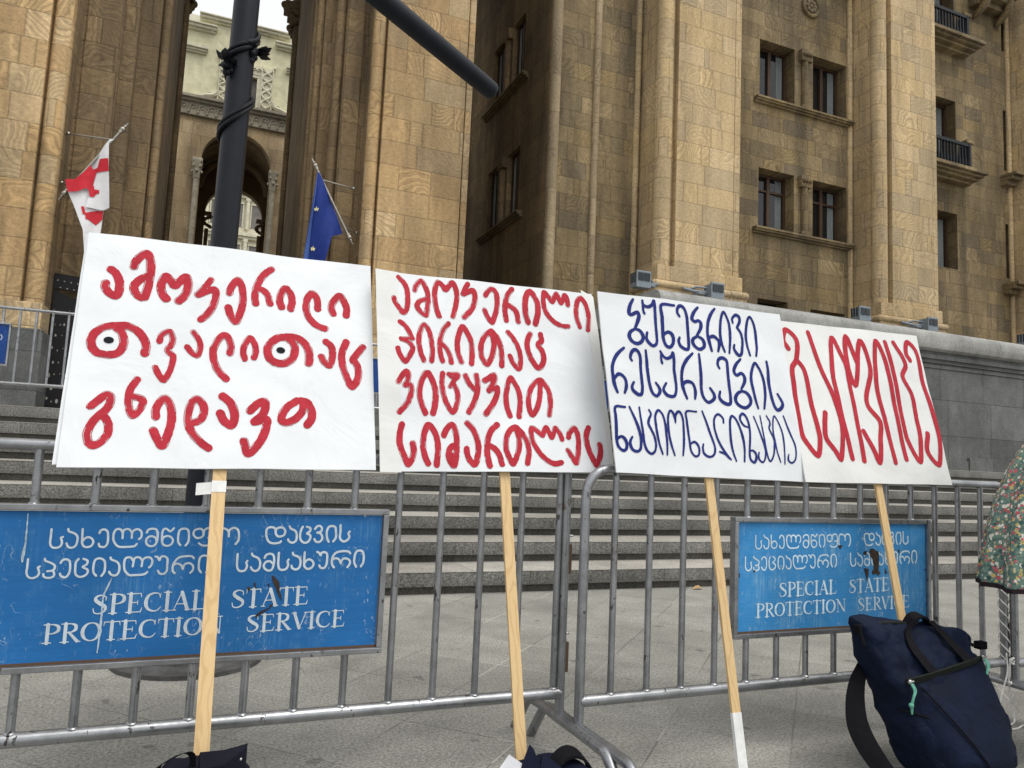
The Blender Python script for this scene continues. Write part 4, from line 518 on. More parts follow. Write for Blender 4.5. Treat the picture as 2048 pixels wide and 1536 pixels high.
# --- plinths of the two piers
for x0, x1 in ((-7.0, -2.36), (2.42, 4.9)):
    m = MB(); m.bbox(x0, x1, 13.72, 14.6, LZ-.01, 2.79, .015); m.bbox(x0+.001, x1-.02, 13.74, 14.6, 2.79, 2.84, .01); m.build('pier_plinth', 'granite_wall', bld)
    m = MB(); m.bbox(x0+.04, x1-.06, 13.80, 14.6, 2.842, 3.27, .012); m.build('pier_base', 'stone_light', bld)
# --- arch that closes the portal at its far end, with carved capitals
CX, CZ, CR = .28, 12.85, 1.22
arc = [(CX+CR*math.cos(math.pi*i/24), CZ+CR*1.05*math.sin(math.pi*i/24)) for i in range(25)]
m = MB(); m.prism_y([(-1.6, CZ)]+[(x, z) for x, z in arc[::-1]]+[(2.1, CZ), (2.1, ZT), (-1.6, ZT)], 19.6, 20.02); m.build('portal_arch', 'stone_brown', bld)
for cx, sg in ((-1.1, 1), (1.62, -1)):
    m = MB()
    for dz, pr, hh in ((12.66, .36, .20), (12.48, .26, .18), (12.22, .20, .24), (11.95, .10, .26)):
        m.bbox(min(cx-sg*.06, cx+sg*pr), max(cx-sg*.06, cx+sg*pr), 19.55, 20.06, dz, dz+hh, .03)
    for i in range(5):
        m.ball((cx+sg*(.12+.06*i), 19.54, 12.28+.1*i), .11, 6, (1, .6, 1)); m.ball((cx+sg*(.08+.05*(i % 3)), 19.72+.06*i, 11.98+.13*i), .10, 6)
    m.tube([(cx+sg*.06, 19.5, LZ), (cx+sg*.06, 19.5, 11.95)], .07, 10)
    m.build('carved_capital', 'stone_brown', bld, smooth=40)
m = MB(); m.box(-6.5, 4.62, 14.3, 20.2, 17.5, 18.3); m.build('portal_ceiling', 'stone_brown', bld)
# --- right wing: wall with window openings
YW = 14.9
def wall_quads(m, u0, u1, z0, z1, holes, place, depth):
    us = sorted({u0, u1, *[h[0] for h in holes], *[h[1] for h in holes]}); zs = sorted({z0, z1, *[h[2] for h in holes], *[h[3] for h in holes]})
    for i in range(len(us)-1):
        for j in range(len(zs)-1):
            uc, zc = (us[i]+us[i+1])/2, (zs[j]+zs[j+1])/2
            if any(h[0] < uc < h[1] and h[2] < zc < h[3] for h in holes): continue
            m.add([place(us[i], 0, zs[j]), place(us[i+1], 0, zs[j]), place(us[i+1], 0, zs[j+1]), place(us[i], 0, zs[j+1])], [(0,1,2,3)])
    for a, c, e, f in holes:
        for q in ([(a,0,e), (a,depth,e), (a,depth,f), (a,0,f)], [(c,0,f), (c,depth,f), (c,depth,e), (c,0,e)], [(a,0,f), (a,depth,f), (c,depth,f), (c,0,f)], [(c,0,e), (c,depth,e), (a,depth,e), (a,0,e)]):
            m.add([place(*p) for p in q], [(0,1,2,3)])
WIN = []        # u0,u1,z0,z1,(french,transom,curtain side)
for z0, z1, tr in ((10.80, 12.43, 0), (7.32, 8.92, 1), (14.6, 16.3, 0)):
    WIN += [(12.84, 14.02, z0, z1, 0, tr, 1), (14.66, 15.87, z0, z1, 0, tr, -1)]
    WIN += [(26.3, 27.5, z0, z1, 0, tr, 1), (28.1, 29.3, z0, z1, 0, tr, -1)]
WIN += [(18.95, 20.24, 10.13, 12.42, 1, 0, 1), (18.95, 20.24, 14.16, 16.4, 1, 0, 1), (18.95, 20.24, 7.25, 8.93, 0, 0, 1)]
WIN += [(22.38, 22.62, z0, z1, 0, 0, 1) for z0, z1 in ((10.7, 12.66), (7.3, 9.0), (14.6, 16.4))]
VENT = [(12.85, 13.83, 4.7, 5.48), (14.6, 15.81, 4.7, 5.40), (18.55, 19.5, 4.7, 5.25), (21.7, 22.3, 4.6, 5.0)]
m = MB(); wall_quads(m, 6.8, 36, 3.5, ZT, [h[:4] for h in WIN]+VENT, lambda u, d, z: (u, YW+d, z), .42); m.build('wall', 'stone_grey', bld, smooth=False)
SW = [(16.45, 17.25, 10.62, 12.35), (17.75, 18.65, 10.62, 12.35), (16.45, 17.25, 7.1, 8.85), (17.75, 18.65, 7.1, 8.85), (16.45, 17.25, 14.6, 16.3), (17.75, 18.65, 14.6, 16.3)]
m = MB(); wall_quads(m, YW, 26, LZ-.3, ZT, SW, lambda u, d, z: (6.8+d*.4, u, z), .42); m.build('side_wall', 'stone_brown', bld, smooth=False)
m = MB(); m.box(4.3, 6.85, 22.0, 22.6, LZ, ZT); m.build('recess_back_wall', 'stone_brown', bld)
m = MB(); m.box(4.4, 36, 14.95, 26, ZT, ZT+.6); m.build('roof', 'stone_grey', bld)
m = MB(); m.box(7.06, 36, 15.4, 25.5, 3.6, ZT-.3); dk = m.build('interior', 'dark_room', bld)
m = MB(); m.cur = 0; m.box(5.9, 36, 13.35, 14.95, 2.6, 3.62); m.build('terrace_floor', 'granite_wall', bld)

def window(u0, u1, z0, z1, french, tr, cs, place):
    """one window: brown frame with mullion and transom, pane, curtain"""
    m = MB(); f = .075; um = (u0+u1)/2; d0, d1 = .32, .40
    def bx(a, c, e, g, da=d0, db=d1):
        vs = [place(u, d, z) for z in (e, g) for d in (da, db) for u in (a, c)]
        m.add(vs, [(0,2,3,1), (4,5,7,6), (0,1,5,4), (2,6,7,3), (0,4,6,2), (1,3,7,5)])
    bx(u0, u0+f, z0, z1); bx(u1-f, u1, z0, z1); bx(u0+f, u1-f, z1-f, z1); bx(u0+f, u1-f, z0, z0+f)
    if u1-u0 > .5: bx(um-.05, um+.05, z0+f, z1-f, d0-.015, d1)
    if tr: bx(u0+f, um-.05, z0+(z1-z0)*.70, z0+(z1-z0)*.70+.05); bx(um+.05, u1-f, z0+(z1-z0)*.70, z0+(z1-z0)*.70+.05)
    fr = m.build('window', 'frame_brown', bld)
    m2 = MB(); m2.add([place(u0+f*.5, .365, z0+f*.5), place(u1-f*.5, .365, z0+f*.5), place(u1-f*.5, .365, z1-f*.5), place(u0+f*.5, .365, z1-f*.5)], [(0,1,2,3)]); m2.build('pane', 'glass', fr, smooth=False)
    if u1-u0 > .5:
        m3 = MB()
        for a, c in ((u0+.04, u0+(u1-u0)*.30), (u1-(u1-u0)*.24, u1-.04)):
            n = 24; vs = []
            for i in range(n+1):
                u = a+(c-a)*i/n; d = .405+.018*math.sin(i*1.9)
                vs += [place(u, d, z0), place(u, d, z1)]
            m3.add(vs, [(2*i, 2*i+2, 2*i+3, 2*i+1) for i in range(n)])
        m3.build('curtain', 'curtain', fr, smooth=False)
pf = lambda u, d, z: (u, YW+d, z)
for h in WIN: window(*h, pf)
for h in SW: window(*h, 0, 0, 1, lambda u, d, z: (6.8+d*.4, u, z))
def sill(u0, u1, z, place, nm='sill'):
    m = MB()
    for d0, d1, z0, z1 in ((-.17, .06, z-.05, z), (-.13, .06, z-.10, z-.052), (-.07, .06, z-.15, z-.102)):
        vs = [place(u, d, zz) for zz in (z0, z1) for d in (d0, d1) for u in (u0, u1)]
        m.add(vs, [(0,2,3,1), (4,5,7,6), (0,1,5,4), (2,6,7,3), (0,4,6,2), (1,3,7,5)])
    m.build(nm, 'stone_grey', bld)
ps = lambda u, d, z: (6.8+d, u, z)
for z in (10.79, 7.31, 14.59): sill(12.66, 16.02, z, pf); sill(26.1, 29.5, z, pf)
for z in (10.61, 7.09, 14.59): sill(16.15, 19.0, z, ps)
for z0, z1 in ((10.80, 12.43), (7.32, 8.92), (14.6, 16.3)):
    for u, pl_, mt in ((14.34, pf, 'stone_grey'), (28.7-.9, pf, 'stone_grey')):
        m = MB(); m.cyl(u, YW-.03, z0, z1-.3, .095, 14); m.bbox(u-.19, u+.19, YW-.14, YW+.05, z1-.30, z1+.02, .02)
        for i in range(3): m.ball((u-.11+.11*i, YW-.15, z1-.13), .06, 6)
        m.bbox(u-.15, u+.15, YW-.12, YW+.05, z0, z0+.10, .02); m.build('colonnette', mt, bld, smooth=40)
for z0, z1 in ((10.62, 12.35), (7.1, 8.85), (14.6, 16.3)):
    m = MB(); m.cyl(6.78, 17.5, z0, z1-.3, .10, 14); m.bbox(6.68, 6.84, 17.3, 17.7, z1-.28, z1, .02); m.build('colonnette', 'stone_brown', bld, smooth=40)
# --- pilasters of the right wing
YP = 14.0
def pilaster(X0, X1, mt, rl, zb=5.62):
    rw = .42
    m = MB(); m.box(X0+.03, X1-.02, YP+.16, YW+.05, 4.0, ZT); core = m.build('pilaster', mt, bld)
    m = MB(); m.bbox(X0+rw+.045, X1-.20, YP, YP+.2, zb, ZT, .008); m.build('pilaster_face', mt, core)
    m = MB(); m.bbox(X1-.178, X1, YP+.015, YP+.3, zb, ZT, .02); m.build('pilaster_edge', mt, core)
    m = MB(); roll(m, X0+rw/2, YP+rw/2, rw/2, zb, ZT); m.build('corner_roll', mt, core, smooth=True)
    m = MB(); roll(m, X0-.09, YW-.01, .075, 4.0, ZT); m.build('wall_rib', mt, core, smooth=True)
    m = MB(); m.bbox(X0-.02, X1+.06, YP-.05, YW, 5.24, zb, .015); m.build('pilaster_base', mt, core)
    m = MB(); pts = [(X0-.08, YW, 5.17), (X0-.08, YP-.08, 5.17), (X1+.12, YP-.08, 5.17), (X1+.12, YW, 5.17)]
    m.tube(pts[:2], .09, 10); m.tube(pts[1:3], .09, 10); m.tube(pts[2:], .09, 10); m.ball(pts[1], .092, 8); m.ball(pts[2], .092, 8)
    m.bbox(X0-.11, X1+.15, YP-.11, YW, 4.2, 5.09, .01); m.build('base_moulding', mt, core, smooth=40)
for X0, X1 in ((9.23, 11.52), (16.07, 18.26), (22.70, 24.95), (29.6, 31.8)): pilaster(X0, X1, 'stone_light', .42)
m = MB(); roll(m, 6.93, YW-.05, .125, LZ, ZT); m.build('corner_roll', 'stone_mid', bld, smooth=True)
m = MB(); roll(m, 8.02, YW-.02, .085, LZ, ZT); m.build('wall_rib', 'stone_mid', bld, smooth=True)
# --- balconies, roundel, top bracket
for z, top in ((10.13, 11.02), (14.16, 15.05)):
    m = MB()
    for k, (d, dz0, dz1) in enumerate(((.62, -.10, 0), (.52, -.17, -.102), (.40, -.24, -.172), (.24, -.32, -.242))): m.bbox(18.5, 20.45+d*.55, YW-d, YW+.05, z+dz0, z+dz1, .012)
    bal = m.build('balcony', 'stone_grey', bld)
    m = MB(); m.box(18.55, 20.46, YW-.30, YW-.22, top-.09, top); m.box(18.55, 20.46, YW-.30, YW-.22, z+.08, z+.14)
    for i in range(15):
        x = 18.62+i*.128; m.tube([(x, YW-.26, z+.12), (x, YW-.26, z+.3), (x, YW-.26, z+.45), (x, YW-.26, top-.08)], [.022, .045, .028, .024], 8)
    m.box(20.40, 20.48, YW-.31, YW, z, top+.01); m.build('balustrade', 'balcony_iron', bal, smooth=40)
    m = MB(); m.bbox(20.49, 20.72, YW-.14, YW+.05, z+.0, top+.1, .02); m.bbox(20.45, 20.78, YW-.20, YW+.05, top+.1, top+.2, .02); m.build('balcony_post', 'stone_grey', bal)
m = MB(); c = Vector((14.56, YW-.03, 13.80)); m.tube([c+Vector((.27*math.cos(a*math.pi/14), 0, .27*math.sin(a*math.pi/14))) for a in range(28)], .05, 8, closed=True)
m.tube([(c.x, YW-.035, c.z), (c.x, YW+.03, c.z)], .25, 24)
for a in range(8): m.ball((c.x+.13*math.cos(a*.785), YW-.05, c.z+.13*math.sin(a*.785)), .06, 6, (1, .5, 1))
m.ball((c.x, YW-.05, c.z), .06, 6, (1, .5, 1)); m.build('roundel', 'stone_grey', bld, smooth=40)
m = MB()
for d, z0, z1 in ((.65, 15.95, 16.1), (.5, 15.8, 15.948), (.3, 15.62, 15.798)): m.bbox(20.9, 22.35, YW-d, YW+.05, z0, z1, .02)
for x in (21.1, 22.1): m.tube([(x, YW-.5, 15.9), (x, YW-.42, 15.6), (x, YW-.15, 15.4), (x, YW, 15.3)], [.11, .12, .10, .05], 10)
m.build('bracket', 'stone_grey', bld, smooth=40)
for z in (10.5, 7.1):
    m = MB()
    for d, z0, z1 in ((.5, z-.1, z), (.38, z-.2, z-.102), (.22, z-.34, z-.202)): m.bbox(22.2, 22.64, YW-d, YW+.05, z0, z1, .015)
    m.build('bracket', 'stone_grey', bld)

# ================================================================== COURTYARD GATEHOUSE seen through the portal
gt = thing('courtyard_gatehouse', (.7, 34, 0), 'cream and ochre gatehouse with carved window seen through the portal behind the lamp post', 'building')
AX, AR, AZ = .69, 1.42, 13.42
def arch_wall(x0, x1, z0, z1, ax, ar, az, y0, y1, name, mt, ov=1.0):
    a = [(ax+ar*math.cos(math.pi*i/28), az+ov*ar*math.sin(math.pi*i/28)) for i in range(29)]
    m = MB(); m.prism_y([(x0, z0), (ax-ar, z0)]+a[::-1]+[(ax+ar, z0), (x1, z0), (x1, z1), (x0, z1)], y0, y1); return m.build(name, mt, gt)
arch_wall(-9, 11, 0, 15.2, AX, AR, AZ, 34.0, 34.5, 'front_wall', 'stone_court')
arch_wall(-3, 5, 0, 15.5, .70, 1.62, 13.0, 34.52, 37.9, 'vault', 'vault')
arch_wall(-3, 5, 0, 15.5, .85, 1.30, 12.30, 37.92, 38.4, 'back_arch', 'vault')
m = MB(); a = [(.70+1.46*math.cos(math.pi*i/20), 36.2, 12.9+1.46*math.sin(math.pi*i/20)) for i in range(21)]; m.tube(a, .16, 8); m.build('vault_rib', 'vault', gt, smooth=True)
for sx in (-.86, 2.24):
    m = MB(); m.cyl(sx, 33.86, 0, 12.45, .11, 14); m.bbox(sx-.2, sx+.2, 33.66, 34.02, 13.16, 13.32, .03)
    m.loft([[(sx+r*math.cos(t*math.pi/6), 33.86+r*math.sin(t*math.pi/6), z) for t in range(12)] for z, r in ((12.45, .13), (12.62, .14), (12.9, .18), (13.16, .22))])
    for i in range(8): m.ball((sx+.17*math.cos(i*.785), 33.86+.17*math.sin(i*.785), 12.75+.22*(i % 2)), .075, 6)
    m.build('arch_column', 'frieze', gt, smooth=40)
for sx in (-.32, 2.05):
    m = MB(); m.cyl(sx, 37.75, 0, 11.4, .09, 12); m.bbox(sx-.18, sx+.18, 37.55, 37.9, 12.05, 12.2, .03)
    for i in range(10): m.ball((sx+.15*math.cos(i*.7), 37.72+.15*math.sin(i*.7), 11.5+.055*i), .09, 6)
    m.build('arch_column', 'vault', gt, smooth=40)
m = MB(); m.bbox(-9, 11, 33.86, 34.4, 15.22, 15.78, .01); fz = m.build('frieze', 'frieze', gt)
m = MB(); m.bbox(-9, 11, 33.62, 34.4, 15.90, 16.02, .01); m.bbox(-9, 11, 33.74, 34.4, 15.782, 15.898, .01); m.build('cornice', 'frieze', gt)
m = MB()
for i in range(24):
    cx = -3.4+i*.365
    m.tube([(cx+.125*math.cos(t*math.pi/8), 33.84, 15.53+.125*math.sin(t*math.pi/8)) for t in range(-1, 10)], .028, 6)
    m.ball((cx, 33.85, 15.52), .055, 6, (1, .7, 1)); m.ball((cx+.1825, 33.84, 15.33), .05, 6, (1, .8, 1.2))
    m.tube([(cx-.125, 33.84, 15.5), (cx-.16, 33.84, 15.38), (cx-.1825, 33.84, 15.33)], .022, 6); m.tube([(cx+.125, 33.84, 15.5), (cx+.16, 33.84, 15.38), (cx+.1825, 33.84, 15.33)], .022, 6)
m.build('frieze_ornament', 'frieze', gt, smooth=True)
m = MB(); m.box(-9, -1.02, 34.02, 34.8, 16.0, 19.05); m.box(2.30, 11, 34.02, 34.8, 16.0, 19.05); m.box(-1.02, .98, 34.0, 34.8, 16.0, 19.55); m.box(1.36, 2.30, 34.0, 34.8, 16.0, 19.55); m.box(.98, 1.36, 34.0, 34.8, 17.55, 19.55); m.build('upper_wall', 'plaster', gt)
m = MB()
for x0, x1, z in ((-1.2, 2.48, 19.55), (-9, -.62, 19.05), (1.98, 11, 19.05)):
    yy = 0.0 if z > 19.3 else .02
    for d, z0, z1 in ((.10, 0, .09), (.22, .09, .2), (.30, .2, .26)): m.bbox(x0-d*.3, x1+d*.3, 34-d-yy, 34.85, z+z0+.002, z+z1, .01)
m.build('parapet_moulding', 'plaster_trim', gt)
for x0, x1 in ((-9, -.93), (2.45, 11)):
    m = MB()
    for d, z0, z1 in ((.09, 18.02, 18.10), (.16, 18.102, 18.2), (.24, 18.202, 18.36)): m.bbox(x0, x1+(d*.4 if x1 < 0 else 0), 34-d, 34.05, z0, z1, .01)
    m.build('ledge', 'plaster_trim', gt)
# carved surround: two strips of interlace, scrolls at the foot, the window itself
m = MB(); m.bbox(-.34, .33, 33.93, 34.03, 16.1, 18.05, .01); m.bbox(1.40, 1.95, 33.93, 34.03, 16.1, 18.05, .01); m.bbox(.33, 1.40, 33.93, 34.03, 17.62, 18.05, .01)
for x0, x1 in ((-.34, .33), (1.40, 1.95)):
    xc = (x0+x1)/2; hw = (x1-x0)/2-.08
    for s_ in (1, -1):
        m.tube(crom([(xc+s_*hw*math.sin(t*1.2), 33.91, 16.15+t*.155) for t in range(13)], 4), .05, 6)
    for k in range(6):
        zc = 16.32+k*.31
        for s_ in (1, -1):
            m.tube([(xc+s_*(.15+(.11-.012*t)*math.cos(t*.8)*.8), 33.9, zc+(.11-.012*t)*math.sin(t*.8)) for t in range(8)], .026, 5)
    for x in (x0+.04, x1-.04): m.tube([(x, 33.91, 16.1), (x, 33.91, 18.1)], .035, 6)
for k in range(5): m.tube([(.5+k*.2+(.10-.011*t)*math.cos(t*.8), 33.9, 17.84+(.10-.011*t)*math.sin(t*.8)) for t in range(8)], .026, 5)
for s_, xb in ((-1, -.34), (1, 1.95)):
    m.tube(crom([(xb, 33.92, 16.5), (xb+s_*.12, 33.92, 16.28), (xb+s_*.45, 33.92, 16.2), (xb+s_*.8, 33.92, 16.09)], 5), [.10]*10+[.07]*4+[.03]*2, 6)
    m.tube([(xb+s_*(.25+(.13-.014*t)*math.cos(t*.8)), 33.9, 16.28+(.13-.014*t)*math.sin(t*.8)) for t in range(8)], .035, 5)
    m.tube([(xb, 33.92, 18.05), (xb+s_*.06, 33.92, 18.25)], [.07, .02], 6)
m.build('carved_surround', 'plaster_trim', gt, smooth=40)
m = MB(); m.box(.80, .98, 33.96, 34.2, 16.1, 17.62); m.box(1.26, 1.40, 33.96, 34.2, 16.1, 17.62); m.box(.8, 1.4, 33.955, 34.2, 17.5, 17.62); wd_ = m.build('window', 'plaster_trim', gt)
m = MB(); m.add([(.95,34.15,16.1), (1.3,34.15,16.1), (1.3,34.15,17.55), (.95,34.15,17.55)], [(0,1,2,3)]); m.build('pane', 'far_glass', wd_, smooth=False)

fb = thing('cream_apartment_block', (1, 60, 0), 'pale cream block with rows of windows seen through the small far arch', 'building')
m = MB(); m.box(-12, 16, 60, 66, 0, 34); m.build('wall', 'cream_far', fb)
for iz in range(4):
    z = 15.2+iz*3.2; m = MB(); m.bbox(-12, 16, 59.6, 60.05, z+2.05, z+2.3, .02); m.bbox(-12, 16, 59.75, 60.05, z+1.85, z+2.05, .02); m.build('cornice', 'plaster_trim', fb)
    for ix in range(7):
        x = -3.2+ix*1.45
        m = MB(); m.box(x-.08, x, 59.93, 60.02, z-.4, z+1.4); m.box(x+.8, x+.88, 59.93, 60.02, z-.4, z+1.4); m.box(x-.1, x+.9, 59.9, 60.02, z+1.4, z+1.5); fw = m.build('window', 'plaster_trim', fb)
        m = MB(); m.add([(x,59.97,z-.4), (x+.8,59.97,z-.4), (x+.8,59.97,z+1.4), (x,59.97,z+1.4)], [(0,1,2,3)]); m.build('pane', 'far_glass', fw, smooth=False)
        if ix % 2: 
            m = MB(); m.cyl(x+1.16, 59.85, z-.6, z+1.6, .14, 12); m.bbox(x+.98, x+1.34, 59.7, 60.02, z+1.6, z+1.85, .03); m.build('half_column', 'plaster_trim', fb, smooth=40)

# black perforated sheet that closes the portal behind the upper barriers
pf_ = thing('perforated_sheet', (0, 15, LZ), 'black sheet speckled with pale dots standing in the portal behind the upper barrier', 'sheet')
m = MB(); m.prism_y([(-2.40, LZ), (1.9, LZ), (1.9, 3.2), (-2.14, 3.52), (-2.40, 3.64)], 14.50, 14.54); m.build('lower_sheet', 'perf', pf_)
m = MB(); m.prism_y([(-2.42, 3.66), (1.9, 3.35), (1.9, 3.68), (-2.42, 3.92)], 14.52, 14.55); m.build('upper_band', 'perf', pf_)
m = MB()
for i in range(9):
    for j in range(30):
        x = -2.37+j*.075+.035*(i % 2)+random.uniform(-.01, .01); z = 1.55+i*.215+random.uniform(-.03, .03); r = random.choice((.008, .012, .02)) if z > 2.2 else random.choice((.012, .02, .03))
        m.add([(x+r*.7*math.cos(k*.785), 14.496, z+r*1.3*math.sin(k*.785)) for k in range(8)], [tuple(range(8))])
for j in range(12):
    for i in range(2): x = -2.36+j*.10+.05*i; m.add([(x+.012*math.cos(k*.785), 14.516, 3.80-.12*i-j*.009+.012*math.sin(k*.785)) for k in range(8)], [tuple(range(8))])
m.build('dots', 'perf_dot', pf_, smooth=False)

# ================================================================== FLOODLIGHTS on the pilaster bases
def floodlight(x, face, label):
    """two-lamp box on a bracket clamped to the base moulding"""
    t = thing('floodlight', (x, 13.62, 4.86), label, 'floodlight', 'floodlights on the pilaster bases')
    s_ = face
    m = MB(); m.bbox(x-.16, x+.16, 13.44, 13.70, 4.90, 5.22, .02)
    m.bbox(x-.18, x+.18, 13.40, 13.45, 4.88, 5.25, .015); m.build('housing', 'flood', t)
    m = MB(); m.box(x-.145, x-.01, 13.385, 13.399, 5.03, 5.20); m.box(x+.01, x+.145, 13.385, 13.399, 5.03, 5.20); m.build('lens', 'flood_dark', t)
    for k in range(3):
        m = MB(); m.box(x-s_*.163-.006, x-s_*.163+.006, 13.48+k*.08, 13.52+k*.08, 5.0, 5.22); m.build('vent', 'flood_dark', t)
    m = MB(); m.tube([(x+s_*.14, 13.6, 5.04), (x+s_*.42, 13.72, 5.06), (x+s_*.62, 13.83, 5.12)], .035, 8); m.tube([(x+s_*.14, 13.6, 5.14), (x+s_*.36, 13.70, 5.16), (x+s_*.5, 13.80, 5.10)], .025, 8)
    m.bbox(x+s_*.30-.10, x+s_*.30+.10, 13.56, 13.9, 4.97, 5.02, .01); m.build('bracket', 'flood', t, smooth=40)
floodlight(8.52, 1, 'grey floodlight left of the base of the first light pilaster')
floodlight(10.45, -1, 'grey floodlight at the right of the base of the first light pilaster')
floodlight(14.88, 1, 'grey floodlight left of the base of the pilaster beside the balconies')
floodlight(17.25, -1, 'grey floodlight at the right of the base of the pilaster beside the balconies')
floodlight(21.1, 1, 'grey floodlight peeping over the parapet at the right edge')

# ================================================================== FLAGS
def wav(x, z, seed): return .05*math.sin(9*x+2.1*z+seed)+.03*math.sin(17*x-3*z+seed*2)
def cloth(name, poly, mt, parent, y, seed, sub=.06, dy=0.0):
    bm = bmesh.new(); f = bm.faces.new([bm.verts.new((px, 0, pz)) for px, pz in poly]); bmesh.ops.triangulate(bm, faces=bm.faces[:])
    for _ in range(4):
        es = [e for e in bm.edges if e.calc_length() > sub]
        if es: bmesh.ops.subdivide_edges(bm, edges=es, cuts=1); bmesh.ops.triangulate(bm, faces=[f for f in bm.faces if len(f.verts) > 3])
    bm.verts.index_update(); m = MB(); m.add([(v.co.x, y+dy+wav(v.co.x, v.co.z, seed), v.co.z) for v in bm.verts], [[v.index for v in f.verts] for f in bm.faces]); bm.free()
    return m.build(name, mt, parent, smooth=True)
def pole(parent, a, b_, brk):
    m = MB(); m.tube([a, b_], .022, 10); p = m.build('flag_pole', 'brass', parent, smooth=40)
    d = (Vector(a)-Vector(b_)).normalized()
    for e, s_ in ((Vector(a), 1), (Vector(b_), -1)):
        m = MB(); m.ball(e+d*s_*.05, .045, 8); m.ball(e+d*s_*.11, .025, 6); m.tube([e+d*s_*.12, e+d*s_*.20], [.016, .004], 8); m.tube([e-d*s_*.03, e+d*s_*.02], .034, 10); m.build('finial', 'brass', p, smooth=40)
    for q0, q1 in brk: m = MB(); m.tube([q0, q1], .016, 8); m.ball(q1, .035, 6); m.build('bracket', 'brass', p, smooth=40)
GD, ED = DATA['flagG'], DATA['flagE']
g = thing('georgian_flag', (-2.0, 14.0, 5.2), 'white flag with red crosses drooping from the pole left of the portal', 'flag', 'flags on the portal piers')
pole(g, (-1.585, 13.95, 6.365), (-2.29, 13.99, 5.20), [((-1.70, 13.97, 6.20), (-2.40, 14.30, 6.29)), ((-2.23, 13.98, 5.30), (-2.42, 14.3, 5.42))])
cloth('white_field', GD['white'], 'flag_white', g, 13.93, 1.0)
cloth('folded_cross', GD['low'], 'flag_red', g, 13.93, 1.0, dy=-.010)
cloth('front_fold', GD['fold'], 'flag_white', g, 13.93, 1.0, dy=-.045)
cloth('red_cross', GD['cross'], 'flag_red', g, 13.93, 1.0, dy=-.057)
cloth('small_cross', GD['small'], 'flag_red', g, 13.93, 1.0, dy=-.057)
e = thing('european_flag', (2.0, 14.0, 5.2), 'blue flag with yellow stars drooping from the pole right of the portal', 'flag', 'flags on the portal piers')
pole(e, (1.675, 13.95, 6.36), (2.345, 13.99, 5.20), [((1.80, 13.97, 6.16), (2.44, 14.30, 6.22)), ((2.26, 13.98, 5.33), (2.55, 14.3, 5.35))])
cloth('blue_field', ED['blue'], 'flag_blue', e, 13.93, 2.2)
cloth('blue_fold', ED['hi'], 'flag_blue_fold', e, 13.93, 2.2, dy=-.02)  # lit side of the fold, painted as a paler strip
for nm in ('s1', 's2'): cloth('star', ED[nm], 'star', e, 13.93, 2.2, dy=-.034)

# ================================================================== LAMP POST
lp = thing('lamp_post', (.045, 4.32, 0), 'dark lamp post wound with an iron vine, its slanted arm reaching right', 'lamp post')
LX, LY, LR = .055, 4.32, .069
m = MB(); m.tube([(.037, LY, .04), (.077, LY, 4.3)], LR, 28); m.build('post', 'lamp_paint', lp, smooth=40)
m = MB(); m.tube([(LX, LY, 0), (LX, LY, .022)], .365, 40); m.tube([(LX, LY, .022), (LX, LY, .04), (LX, LY, .055)], [.30, .29, .16], 32)
for k in range(6): a = k*1.047+.3; m.tube([(LX+.25*math.cos(a), LY+.25*math.sin(a), .03), (LX+.25*math.cos(a), LY+.25*math.sin(a), .075)], .028, 6)
m.build('base_plate', 'iron_plate', lp, smooth=30)
m = MB()
def hel(z0, z1, a0, a1, off=0): return [(LX+(LR+.012)*math.cos(a0+(a1-a0)*t/40), LY+(LR+.012)*math.sin(a0+(a1-a0)*t/40), z0+(z1-z0)*t/40+off) for t in range(41)]
lx = lambda z: .037+.0093*z
def hel2(a0, a1, off): return [(lx(3.43+a*.0621)+(LR+.012)*math.cos(a), LY+(LR+.012)*math.sin(a), 3.43+a*.0621+off+.012*math.sin(a*1.7)) for a in [a0+(a1-a0)*t/70 for t in range(71)]]
for off in (0, -.030): m.tube(hel2(.9, -3*math.pi-.5, off), .0115, 8)
m.tube([(lx(3.5)+(LR+.010)*math.cos(.3+.25*t), LY+(LR+.010)*math.sin(.3+.25*t), 3.42+.05*t) for t in range(9)], .010, 8)
def leafs(c, n, sc, mm, sd_):
    rr = random.Random(sd_)
    for i in range(n):
        a = rr.uniform(0, 6.28); el = rr.uniform(-1.2, .7); d = Vector((math.cos(a)*math.cos(el), math.sin(a)*math.cos(el), math.sin(el))); s_ = d.cross(Vector((0, 0, 1))).normalized(); nn = d.cross(s_)
        L_ = sc*rr.uniform(.7, 1.2); pts = []
        for t, w_ in ((0, .1), (.3, .34), (.55, .42), (.8, .26), (1, .03)): pts.append((c+d*L_*t+nn*L_*.18*math.sin(t*3), w_*L_))
        rings = [[p-s_*w_, p-nn*.10*w_, p+s_*w_, p+nn*.25*w_+nn*.004] for p, w_ in pts]; mm.loft(rings)
    for i in range(4): mm.ball(c+Vector((rr.uniform(-.02, .02), rr.uniform(-.03, .0), -.02-.018*i)), .02*sc/.075, 6)
leafs(Vector((lx(3.2)-.072, LY-.05, 3.225)), 16, .080, m, 1); leafs(Vector((lx(3.35)+.072, LY-.03, 3.335)), 14, .075, m, 5)
m.build('iron_vine', 'iron_dark', lp, smooth=40)
m = MB(); a0 = Vector((LX, LY, 4.28)); a1 = Vector((1.80, 4.95, 3.79)); 
m.tube([a0, a0.lerp(a1, .97), a1], [.078, .066, .063], 28); m.build('arm', 'lamp_paint', lp, smooth=40)
m = MB(); d = (a1-a0).normalized(); m.tube([a1-d*.003, a1+d*.012], .055, 28); m.build('lamp_lens', 'flood_dark', lp)

